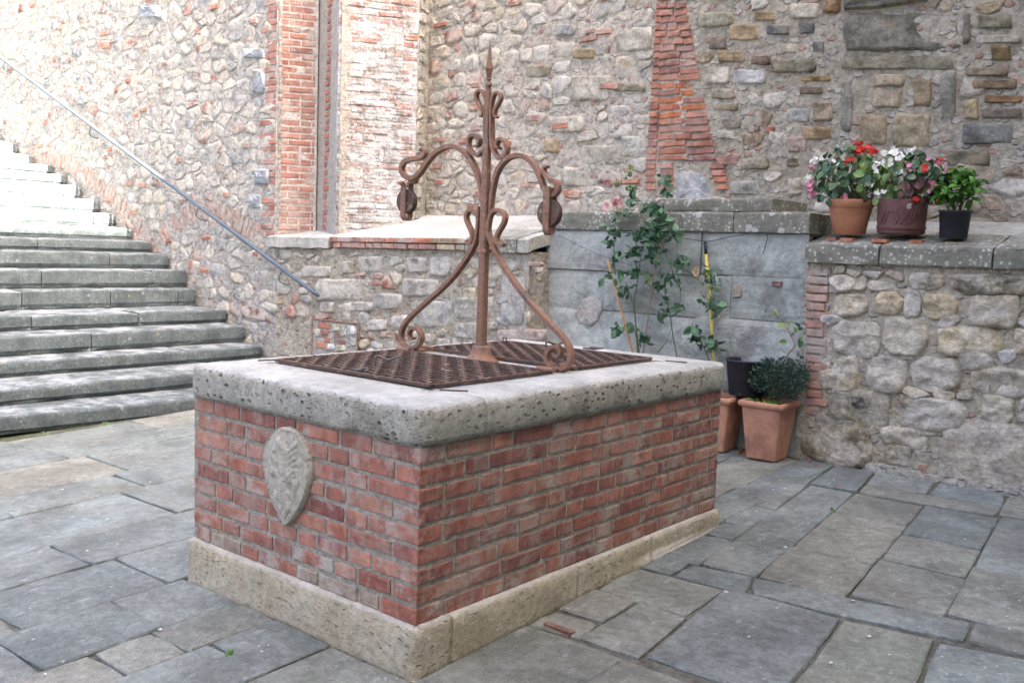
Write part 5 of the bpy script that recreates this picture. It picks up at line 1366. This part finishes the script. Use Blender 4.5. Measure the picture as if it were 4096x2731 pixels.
def orient(out, roll=None):
    q = Vector(out).normalized().to_track_quat('Y', 'Z'); e = q @ Matrix.Rotation(U(-.6, .6) if roll is None else roll, 3, 'Y').to_quaternion(); return e.to_euler()
def orient_n(out):                              # blade facing along out
    z = (Vector(out).normalized() + Vector((U(-.35, .35), U(-.35, .35), U(-.2, .35)))).normalized()
    y = (Vector((U(-1, 1), U(-1, 1), U(-1.2, .5)))); y = (y - z*y.dot(z)).normalized(); x = y.cross(z)
    return Matrix(((x.x, y.x, z.x), (x.y, y.y, z.y), (x.z, y.z, z.z))).to_euler()
def leaf(parent, me, loc, out, col, s=1.0, name='leaf', local=True, along=False):
    return link(name, me, parent, (*col, 0), loc=loc, rot=orient(out) if along else orient_n(out), scl=(s, s, s), local=local)
def tilt_empty(name, loc, tx, ty):
    o = empty(name, loc); o.rotation_euler = (tx, ty, 0); return o
GR_D = [(.07, .14, .06), (.085, .165, .07), (.06, .125, .08), (.1, .17, .1)]
GR_L = [(.2, .31, .09), (.27, .37, .14), (.15, .25, .07)]
GR_B = [(.075, .2, .03), (.1, .25, .04), (.06, .16, .03), (.12, .28, .06)]
GR_R = [(.07, .15, .085), (.095, .19, .105), (.11, .22, .115), (.05, .11, .065), (.16, .25, .17)]
RED_F = (.62, .035, .02); PNK_F = (.72, .27, .4); WHT_F = (.85, .85, .8)
def plat(y): return 1.452 + .085*(y - 3.87)/.4                  # top of the right wall's coping
def place(u, v, Y): q = onY(u, v, Y); return q
# terracotta flower pot
def pot_thing(name, label, cat, u, Y, tx=.06, ty=.03, lift=.0):
    q = onY(u, 960, Y); z = plat(Y) + lift
    return tilt_empty(name, (q.x, Y, z), tx, ty), z
def hemi(cx_, cz_, rx, ry, rz, shell=.55):
    while True:
        a = Vector((U(-1, 1), U(-1, 1), U(-.75, 1)))
        if shell < a.length < 1: return Vector((cx_ + a.x*rx, a.y*ry, cz_ + a.z*rz)), a
pt, zp = pot_thing('potted_begonia', '', '', 3394, 4.07, .07, .03, .028)
tag(pt, 'round terracotta pot of begonias with red, pink and white flowers, bushiest on the coping', 'flower pot', 'pots of plants on the coping')
mb = MB(); mb.lathe([(.098, 0), (.104, .004), (.121, .1), (.137, .165), (.139, .168), (.139, .178), (.146, .18), (.152, .225), (.15, .236), (.138, .236), (.136, .2), (.02, .195)], 36); mb.build('pot', TERRA, pt, smooth=True, local=True)
mb = MB(); mb.lathe([(.135, .208), (.05, .215), (.01, .212)], 20, cap=True); mb.build('soil', SOIL, pt, local=True)
def stems(parent, n, r0, z0, tips):
    mb = MB()
    for k in range(n):
        t = random.choice(tips); a = Vector((U(-r0, r0), U(-r0, r0), z0)); mb.tube([a, a.lerp(t, .5) + Vector((U(-.02, .02), U(-.02, .02), .02)), t], [.004, .003, .0018], 5)
    return mb.build('stems', BARK, parent, local=True)
tips = []
for k in range(380):
    p, a = hemi(-.04, .37, .27, .19, .215, .5)
    if p.z < .24 and math.hypot(p.x, p.y) < .13: continue
    left = p.x < .05; col = pick(GR_D, .25) if (left or rnd() < .5) else pick(GR_L, .2)
    leaf(pt, random.choice(LEAF_ROUND), p, (a.x + U(-.5, .5), a.y + U(-.5, .5) - .2, a.z*.5 + U(-.3, .5)), col, U(.8, 1.35)); tips.append(p)
for k in range(58):
    p, a = hemi(-.04, .38, .285, .21, .225, .9)
    if p.y > .08: continue
    c = PNK_F if p.x < .05 and p.z < .47 else (RED_F if p.z > .47 and p.x > -.1 or rnd() < .3 else WHT_F)
    if rnd() < .25: c = WHT_F
    for j in range(random.choice((2, 3, 4))):
        leaf(pt, random.choice(FLOW), p + Vector((U(-.018, .018), U(-.018, .018), U(-.015, .02))), (U(-1, 1), U(-1, 0), U(-.4, 1)), pick([c], .15), U(.8, 1.25), 'blossom')
for dx, dz in ((-.01, .565), (.02, .575), (-.1, .51), (.115, .545), (.135, .54), (.05, .56), (0.0, .53)):
    for j in range(2): leaf(pt, random.choice(FLOW), (dx + U(-.02, .02), -.03 + U(-.02, .02), dz + U(-.015, .015)), (U(-1, 1), -1, U(-.2, 1)), pick([RED_F], .15), U(.75, 1.05), 'blossom')
    tips.append(Vector((dx, -.03, dz)))
stems(pt, 46, .05, .2, tips)
# glazed dark pot
p2, z2 = pot_thing('potted_begonia', '', '', 3600, 4.08, .05, .02, .028)
tag(p2, 'dark brown-purple cylindrical pot with moulded figures, holding variegated and bronze begonias', 'flower pot', 'pots of plants on the coping')
mb = MB(); mb.lathe([(.125, 0), (.142, .008), (.15, .02), (.143, .028), (.15, .034), (.152, .05), (.147, .06), (.151, .1), (.152, .18), (.154, .222), (.148, .23), (.138, .228), (.136, .2), (.02, .197)], 40); po = mb.build('pot', PURPLE, p2, smooth=True, local=True)
mb = MB(); mb.lathe([(.136, .206), (.05, .212), (.01, .21)], 20); mb.build('soil', SOIL, p2, local=True)
mb = MB()
for pts_ in ([(-2.25, .07), (-2.1, .1), (-1.95, .155)], [(-1.95, .155), (-1.7, .15), (-1.45, .155)], [(-1.8, .15), (-1.9, .11), (-2.0, .075)], [(-1.5, .15), (-1.4, .11), (-1.5, .07)], [(-1.3, .07), (-1.15, .11), (-1.0, .16)], [(-1.1, .068), (-.95, .1), (-.85, .14)], [(-.95, .07), (-.8, .11), (-.7, .15)], [(-1.45, .155), (-1.35, .175)]):
    mb.tube([(.1515*math.cos(a), .1515*math.sin(a), z) for a, z in catmull([(a, z, 0) for a, z in pts_], 4) and [(q.x, q.y) for q in catmull([(a, z, 0) for a, z in pts_], 4)]], .0042, 6)
mb.build('moulded_relief', PURPLE, p2, smooth=True, local=True)
a0 = -1.02; me_ = []
for k in range(8): a = a0 + .13*math.cos(k*math.pi/4)*U(.6, 1.2); me_.append((.1545*math.cos(a), .1545*math.sin(a), .185 + .022*math.sin(k*math.pi/4)*U(.7, 1.2)))
obj('glaze_chip', me_, [tuple(range(8))], COPE_L, p2, local=True)
tips = []
BRZ = [(.1, .05, .045), (.14, .065, .05), (.075, .05, .045), (.17, .08, .06)]
for k in range(330):
    p, a = hemi(.0, .35, .245, .18, .19, .5)
    if p.z < .24 and math.hypot(p.x, p.y) < .13: continue
    col = pick(GR_L, .25) if p.x < -.03 else (pick(BRZ, .25) if p.x > .02 and p.z < .36 else pick(GR_D, .3))
    leaf(p2, random.choice(LEAF_ROUND), p, (a.x + U(-.5, .5), a.y + U(-.5, .5) - .2, a.z*.5 + U(-.4, .5)), col, U(.8, 1.35)); tips.append(p)
for k in range(40):
    p, a = hemi(.01, .35, .255, .2, .2, .9)
    if p.y > .08: continue
    c = WHT_F if p.x < .05 else (RED_F if rnd() < .6 else PNK_F)
    for j in range(random.choice((2, 3, 3))): leaf(p2, random.choice(FLOW), p + Vector((U(-.02, .02), U(-.02, .02), U(-.015, .02))), (U(-1, 1), U(-1, 0), U(-.4, 1)), pick([c], .12), U(.8, 1.3), 'blossom')
for dx, dz in ((.07, .49), (.14, .475), (.25, .4), (.29, .36), (.2, .46), (.23, .23)):
    for j in range(2): leaf(p2, random.choice(FLOW), (dx + U(-.015, .015), -.04 + U(-.02, .02), dz + U(-.012, .012)), (U(-1, 1), -1, U(-.2, 1)), pick([PNK_F if dz > .3 else RED_F], .15), U(.9, 1.2), 'blossom')
    tips.append(Vector((dx, -.04, dz)))
for k in range(26):
    p = Vector((U(.14, .27), U(-.1, .05), U(.26, .38))); leaf(p2, random.choice(LEAF_ROUND), p, (U(-.2, 1), U(-1, .2), U(-.3, .5)), pick(GR_D, .3), U(.8, 1.3)); tips.append(p)
stems(p2, 46, .05, .2, tips)
# basil in a black nursery pot
p3, z3_ = pot_thing('potted_basil', '', '', 3812, 4.05, .05, .02, .016)
tag(p3, 'bushy bright green basil in a small black plastic pot', 'flower pot', 'pots of plants on the coping')
mb = MB(); mb.lathe([(.078, 0), (.08, .004), (.093, .16), (.099, .162), (.1, .174), (.094, .175), (.09, .15), (.02, .148)], 32); mb.build('pot', BLACK, p3, smooth=True, local=True)
mb = MB(); mb.lathe([(.09, .156), (.01, .16)], 18); mb.build('soil', SOIL, p3, local=True)
tips = []
for k in range(34):
    p, a = hemi(0, .33, .145, .12, .135, .5); tips.append(p); n = 7
    for j in range(n):
        an = 2*math.pi*j/n + U(-.3, .3); leaf(p3, random.choice(LEAF_OVAL), p + Vector((0, 0, U(-.02, .02))), (math.cos(an), math.sin(an), U(-.3, .7) if j % 2 else U(-.8, .1)), pick(GR_B, .25), U(.8, 1.4), along=True)
stems(p3, 22, .04, .15, tips)
# shards that level the pots
def shim(u, v, Y, w, d, h, mat_col, label, mat=BRICK):
    q = onY(u, v, Y); z = plat(Y) - .002; mb = MB(); P = [(q.x + a_*w/2*U(.85, 1.1), Y + b_*d/2*U(.85, 1.1)) for a_, b_ in ((-1, -1), (0, -1.15), (1, -1), (1.1, 0), (1, 1), (-1, 1))]
    mb.prism(P, z, z + h); o = mb.build('brick_shard' if mat is BRICK else 'stone_chip', mat, None, (*mat_col, .15)); tag(o, label, 'brick shard' if mat is BRICK else 'stone chip')
shim(3330, 970, 3.975, .055, .06, .022, (.36, .13, .075), 'small orange brick shard under the terracotta pot, farther from the dark pot')
shim(3389, 970, 3.965, .085, .06, .023, (.4, .14, .08), 'orange brick shard under the terracotta pot, beside the dark pot')
shim(3523, 973, 3.955, .1, .07, .022, (.42, .14, .07), 'long orange brick shard under the dark pot, on the terracotta pot side')
shim(3667, 974, 3.955, .075, .06, .02, (.41, .14, .075), 'orange brick shard under the dark pot, on the basil side')
shim(3807, 978, 3.945, .065, .05, .014, (.46, .38, .28), 'flat pale stone chip under the basil pot', STONE)

# ------------------------------------------------------------------ pots in the corner on the ground
def square_pot(cx_, cy_, label, wb, wt, h, rot):
    o = empty('square_planter', (cx_, cy_, G(cx_, cy_) + .004)); o.rotation_euler = (0, 0, rot); tag(o, label, 'planter', 'square terracotta planters in the corner')
    mb = MB(); n = 8; V = []
    def ring(hw, z, r):
        out = []
        for sx_, sy_, a0 in ((1, -1, -90), (1, 1, 0), (-1, 1, 90), (-1, -1, 180)):
            for k in range(3): a = math.radians(a0 + 45*k); out.append((sx_*(hw - r) + r*math.cos(a), sy_*(hw - r) + r*math.sin(a), z))
        return out
    prof = [(wb/2, 0, .012), (wb/2 + .003, .01, .014), (wt/2 - .012, h - .05, .016), (wt/2 - .004, h - .044, .016), (wt/2 + .008, h - .034, .02), (wt/2 + .012, h - .018, .02), (wt/2 + .008, h - .004, .02), (wt/2 - .004, h, .016), (wt/2 - .022, h - .002, .01), (wt/2 - .026, h - .03, .01), (wt/2 - .028, h - .06, .01)]
    for hw, z, r in prof: V += ring(hw, z, r)
    m = 12; mb.add(V, [(i*m+k, i*m+(k+1) % m, (i+1)*m+(k+1) % m, (i+1)*m+k) for i in range(len(prof)-1) for k in range(m)] + [tuple(range(m))[::-1], tuple((len(prof)-1)*m + k for k in range(m))])
    mb.build('pot', TERRA2, o, smooth=False, local=True)
    mb = MB(); q = wt/2 - .03
    V = []; ns = 8
    for i in range(ns+1):
        for j in range(ns+1): V.append((-q + 2*q*i/ns, -q + 2*q*j/ns, h - .035 + .012*nz(i*1.3 + cx_*9, j*1.3)))
    mb.add(V, [(i*(ns+1)+j, (i+1)*(ns+1)+j, (i+1)*(ns+1)+j+1, i*(ns+1)+j+1) for i in range(ns) for j in range(ns)]); mb.build('soil', SOIL, o, local=True)
    return o
c1 = onG_ = None
def onG(u, v):
    d = ray(u, v); t_ = (G(CAM.x, CAM.y) - CAM.z) / (d.z - GX*d.x - GY*d.y); return CAM + d*t_
fl_, frt = onG(2984, 1832), onG(3116, 1853)
sp1 = square_pot(-.41, 3.73, 'square terracotta planter with a dark-leaved shrub and seedlings, next to the right-hand wall', .205, .305, .395, .02)
sp2 = square_pot(-.80, 3.745, 'square terracotta planter half hidden behind the well corner, black bucket pot leaning over it', .2, .29, .385, .05)
bk_ = onY(2995, 1592, 3.84)
bucket = tag(empty('black_bucket_pot', (bk_.x, 3.80, .385)), 'large empty black plastic nursery pot standing on the rims of the square planters', 'bucket')
mb = MB(); mb.lathe([(.118, 0), (.122, .006), (.152, .235), (.158, .238), (.159, .25), (.152, .252), (.147, .235), (.117, .012), (.01, .01)], 36); mb.build('tub', BLACK, bucket, smooth=True, local=True)
for a in (-2.2, -1.5, -.8):
    mb = MB(); mb.lathe([(.016, 0), (.002, .002)], 10); mb.v = [((.1225 + z)*math.cos(a) - x*math.sin(a), (.1225 + z)*math.sin(a) + x*math.cos(a), .026 + y) for x, y, z in mb.v]; mb.build('drain_hole', CORD, bucket, local=True)
# shrub with small dark leaves (uncountable foliage) in the nearer planter
shrub = tag(empty('dark_shrub', (-.37, 3.76, .36)), 'dense dark green small-leaved shrub growing in the square planter by the wall', 'shrub')
def tuft(n, cx_, cy_, cz_, rx, ry, rz, L, w):
    mb = MB()
    for k in range(n):
        while True:
            a = Vector((U(-1, 1), U(-1, 1), U(-1, 1)))
            if .3 < a.length < 1: break
        p = Vector((cx_ + a.x*rx, cy_ + a.y*ry, cz_ + a.z*rz)) + Vector((0, 0, .03*nz(a.x*3, a.y*3)))
        o_ = Vector((a.x + U(-.7, .7), a.y + U(-.7, .7), a.z*.6 + U(-.2, .9))).normalized(); s_ = o_.orthogonal().normalized(); s_ = (Matrix.Rotation(U(0, 6.28), 3, o_) @ s_)
        l_ = L*U(.7, 1.3); mb.add([p, p + o_*l_*.5 + s_*w, p + o_*l_, p + o_*l_*.5 - s_*w], [(0, 1, 2, 3)])
    return mb
mb = tuft(2300, -.355, 3.73, .54, .2, .16, .13, .026, .0056); mb2 = tuft(260, -.24, 3.78, .6, .07, .08, .1, .024, .0048); mb.add(mb2.v, mb2.f)
tag(mb.build('foliage', LEAF, shrub, (.045, .085, .06, 0)), kind='stuff')
mb = MB()
for k in range(16): mb.tube([(-.38 + U(-.03, .03), 3.76 + U(-.03, .03), .36), (-.37 + U(-.14, .14), 3.75 + U(-.1, .1), .52 + U(0, .1))], [.004, .002], 5)
mb.build('twigs', BARK, shrub)
mb = MB()
for k in range(70):
    p = Vector((-.45 + U(-.1, .12), 3.66 + U(-.05, .08), .365)); o_ = Vector((U(-1, 1), U(-1, 1), 1.2)).normalized(); s_ = o_.orthogonal().normalized()*.007; mb.add([p, p + o_*.012 + s_, p + o_*.026, p + o_*.012 - s_], [(0, 1, 2, 3)])
o = mb.build('seedlings', LEAF, None, (.22, .36, .07, 0)); tag(o, 'bright green seedlings sprouting in the soil of the square planter', 'seedlings', kind='stuff')
mb = tuft(60, -.86, 3.75, .46, .07, .08, .06, .03, .006)
o = mb.build('small_shrub', LEAF, None, (.05, .1, .07, 0)); tag(o, 'sprig of small grey-green leaves in the half hidden planter', 'sprig', kind='stuff')
# sapling with a few rose leaves behind the shrub
sap = tag(empty('sapling', (-.4, 3.82, .37)), 'thin bare sapling with a few pale leaves rising behind the dark shrub', 'sapling')
sp = [Vector((-.42, 3.8, .37))] + [onY(u, v, 3.82) for u, v in ((3148, 1480), (3150, 1420), (3180, 1380), (3158, 1330), (3140, 1300))]
mb = MB(); mb.tube(catmull(sp, 4), [.006]*4*5 + [.003], 6); br = [onY(u, v, 3.82) for u, v in ((3150, 1420), (3125, 1395), (3120, 1390))]; mb.tube(br, .003, 5)
br = [onY(u, v, 3.82) for u, v in ((3143, 1330), (3115, 1290), (3095, 1262), (3085, 1240))]; mb.tube(br, .002, 5); mb.build('trunk', STAKE, sap)
for u, v in ((3150, 1300), (3180, 1292), (3190, 1305), (3160, 1340), (3147, 1365), (3205, 1345), (3198, 1350), (3145, 1310), (3082, 1250), (3060, 1250), (3165, 1285), (3185, 1330)):
    leaf(sap, random.choice(LEAF_ROSE), onY(u, v, 3.81 + U(-.03, .03)), (U(-1, 1), -.3, U(-.6, .6)), pick(GR_R + GR_L, .2), U(.6, .95), local=False)

# ------------------------------------------------------------------ climbing rose, canes and cord on the cistern
rose = tag(empty('rose_bush', (-1.45, 3.8, -.05)), 'tall straggling rose bush with dark glossy leaves in front of the grey cistern', 'rose bush')
def rp(x, y, Y=3.82): return onY(2150 + x/1.96, 700 + y/1.96, Y)
STEMS = [[(800, 1500), (795, 1380), (770, 1150), (760, 980), (780, 860), (800, 700), (830, 560), (840, 400), (790, 250), (750, 120), (700, 20), (680, -40)],
         [(1100, 1500), (1085, 1380), (1060, 1250), (1040, 1100), (1010, 960), (975, 860), (960, 700), (950, 500), (980, 350), (990, 200), (1000, 60)],
         [(1130, 900), (1080, 820), (1040, 700), (1000, 600), (960, 500)], [(1040, 1120), (1100, 1060), (1120, 950), (1110, 820), (1090, 700), (1095, 540)],
         [(790, 1480), (760, 1080), (720, 920), (690, 840)], [(1360, 1480), (1290, 1320), (1270, 1250), (1240, 1180)], [(1300, 860), (1240, 800), (1180, 760), (1080, 700)], [(610, 780), (600, 650), (600, 480), (610, 380), (625, 260)], [(1400, 1060), (1380, 1000), (1340, 920), (1330, 820), (1290, 860)], [(940, 1390), (1000, 1320), (1050, 1200)]]
mb = MB()
for s_ in STEMS: P = catmull([rp(x, y, 3.80 + .03*math.sin(i*1.3)) for i, (x, y) in enumerate(s_)], 4); mb.tube(P, [max(.0022, .0055*(1 - i/len(P))) for i in range(len(P))], 6)
mb.build('stems', BARK, rose)
def spray(x, y, n, r, Y=3.77, s=1.0, cols=GR_R):
    for k in range(int(n*2.3)):
        p = rp(x + random.gauss(0, r*.55), y + random.gauss(0, r*.45), Y + U(-.09, .05)); a = U(0, 6.28)
        leaf(rose, random.choice(LEAF_ROSE), p, (math.cos(a), U(-.9, .2), math.sin(a)*.7 - .35), pick(cols, .25), U(.7, 1.2)*s, local=False)
for x, y, n, r in ((900, 470, 26, 110), (960, 380, 12, 80), (760, 600, 14, 70), (930, 620, 14, 70), (1110, 700, 12, 60), (1090, 460, 6, 40), (800, 470, 8, 50), (620, 650, 5, 40), (640, 770, 5, 40), (540, 800, 4, 50), (680, 910, 8, 50), (760, 760, 8, 50),
                   (930, 860, 6, 50), (1040, 810, 6, 40), (1350, 760, 6, 35), (1380, 860, 4, 35), (1350, 1000, 8, 60), (1470, 1010, 3, 25), (1400, 1060, 3, 25), (1100, 1040, 5, 45), (990, 1100, 4, 40), (1230, 1200, 5, 35), (1260, 1300, 6, 45), (1370, 1320, 5, 45), (1410, 1360, 3, 30),
                   (820, 1290, 7, 40), (640, 1200, 7, 45), (750, 1195, 3, 20), (570, 530, 6, 40), (600, 400, 7, 50), (700, 310, 5, 50), (880, 260, 6, 50), (960, 250, 7, 45), (750, 200, 5, 40), (740, 110, 3, 20), (1000, 140, 4, 30), (990, 40, 7, 50), (1010, 980, 3, 20)):
    spray(x, y, n, r)
for x, y in ((700, 5), (695, -30), (735, -40), (690, 100), (640, 70), (760, 90)): spray(x, y, 2, 20, 3.8, .8, GR_L)
spray(860, 800, 4, 25, 3.76, .9, GR_L); spray(1370, 895, 2, 15, 3.77, .7, GR_L); spray(680, 1190, 3, 20, 3.77, .8, GR_L)
for x, y in ((545, 240), (600, 225), (620, 205), (640, 215), (610, 235)):
    for j in range(2): leaf(rose, random.choice(FLOW), rp(x + U(-10, 10), y + U(-8, 8), 3.79), (U(-1, 1), -1, U(-.5, .5)), (.66, .36, .36), U(1.2, 1.8), 'blossom', local=False)
for j in range(5): leaf(rose, random.choice(FLOW), rp(1255 + U(-25, 25), 755 + U(-22, 22), 3.77), (U(-1, 1), -1, U(-.5, .5)), (.5, .36, .24), U(1.2, 1.7), 'withered_blossom', local=False)
def pole(name, label, cat, u0, v0, Y0, u1, v1, r, mat, grip=None, r1=None):
    a = onY(u0, v0, Y0); b = onY(u1, v1, 3.8); d = (b - a); k = (G(b.x, 3.72) + .005 - a.z) / d.z; foot = a + d*k
    o = tag(empty(name, foot), label, cat); mb = MB(); st = a if not grip else a + (foot - a)*grip
    mb.tube([st, foot], [r1 or r, r], 10); mb.build('shaft', mat, o, smooth=True)
    if grip: mb = MB(); mb.tube([a, st], r*1.02, 10); mb.build('grip', BLACK, o, smooth=True)
    return o
pole('broom_pole', 'yellow plastic pole with black end leaning on the grey cistern', 'pole', 2820, 967, 3.875, 2857, 1440, .0115, YELLOW, .062)
pole('bamboo_cane', 'orange bamboo cane leaning among the rose leaves', 'cane', 2430, 1040, 3.82, 2529, 1402, .0085, CANE)
pole('plant_stake', 'thin grey-brown wooden stake holding up the rose bush', 'stake', 2652, 815, 3.84, 2582, 1345, .006, STAKE, r1=.005)
cord = MB(); P = [rp(150, 425, 3.86), rp(240, 428, 3.86), rp(700, 452, 3.86), rp(1100, 490, 3.85), rp(1330, 520, 3.85), rp(1500, 488, 3.86), rp(1780, 450, 3.865), rp(1785, 560, 3.865), rp(1765, 618, 3.865)]
cord.tube(catmull(P, 5), .003, 6); tag(cord.build('support_cord', CORD, None), 'dark cord tied along the cistern to hold up the rose bush', 'cord')
mb = MB(); mb.tube(catmull([rp(160, 470, 3.87), rp(300, 540, 3.87), rp(500, 630, 3.87), rp(740, 710, 3.86)], 5), .0018, 5); tag(mb.build('wire', CORD, None), 'thin slack wire crossing the upper left block of the cistern', 'wire')

# ------------------------------------------------------------------ petals, chips and weeds lying on the paving
def scatter(name, label, cat, pts, mat, col, size):
    mb = MB()
    for u, v in pts:
        q = onG(u, v); s_ = size*U(.7, 1.3); a = U(0, 6.28); z = G(q.x, q.y) + .004
        mb.add([(q.x + s_*math.cos(a + k*1.2566)*U(.6, 1.1), q.y + s_*math.sin(a + k*1.2566)*U(.6, 1.1), z + (.004 if k % 2 else .001)) for k in range(5)], [(0, 1, 2, 3, 4)])
    tag(mb.build(name, mat, None, (*col, 0)), label, cat, kind='stuff')
scatter('pink_petals', 'fallen pink petals on the paving below the right-hand wall', 'petals', [(3180, 1858), (3357, 1943), (3265, 1865), (3236, 1846)], PETAL, (.6, .1, .18), .012)
scatter('red_petals', 'fallen red petals on the paving below the right-hand wall', 'petals', [(3265, 1866), (3508, 1969), (3238, 1845), (3410, 1880), (3380, 1867), (3330, 1905)], PETAL, (.5, .03, .02), .011)
scatter('white_petals', 'small white petals and crumbs scattered over the grey paving', 'petals', [(2978, 1945), (3040, 1958), (3095, 1960), (3140, 1957), (2920, 1873), (3025, 2048), (2905, 2370), (2930, 2195), (2995, 2550), (3325, 2655), (3475, 2548), (3560, 2622), (3410, 2404), (3140, 2190), (4000, 2700), (3860, 2160), (180, 2700), (640, 2520), (1035, 2588), (1075, 2585), (1050, 2610), (430, 2080), (250, 1960), (600, 1930), (350, 2205)], PETAL, (.7, .69, .66), .009)
mb = MB()
for u, v, n in ((927, 2624, 4), (420, 1698, 10), (180, 1735, 5), (3330, 2044, 3)):
    q = onG(u, v)
    for k in range(n):
        p = Vector((q.x + U(-.02, .02), q.y + U(-.02, .02), G(q.x, q.y))); o_ = Vector((U(-1, 1), U(-1, 1), 1)).normalized(); s_ = o_.orthogonal().normalized()*.006; mb.add([p, p + o_*.012 + s_, p + o_*.026, p + o_*.012 - s_], [(0, 1, 2, 3)])
tag(mb.build('weeds', LEAF, None, (.12, .26, .05, 0)), 'tiny green weeds sprouting from paving joints', 'weeds', kind='stuff')
dl = tag(empty('dry_leaf', onG(2966, 1810)), 'curled dry brown leaf on the ground between the square planters', 'leaf')
for k in range(3): leaf(dl, leafmesh(.08, .05, .8, .5, PETAL), onG(2962 + k*8, 1806 + k*4) + Vector((0, 0, .02 + .015*k)), (U(-1, 1), U(-1, 0), U(.1, .6)), (.3, .17, .08), 1.0, 'blade', local=False)
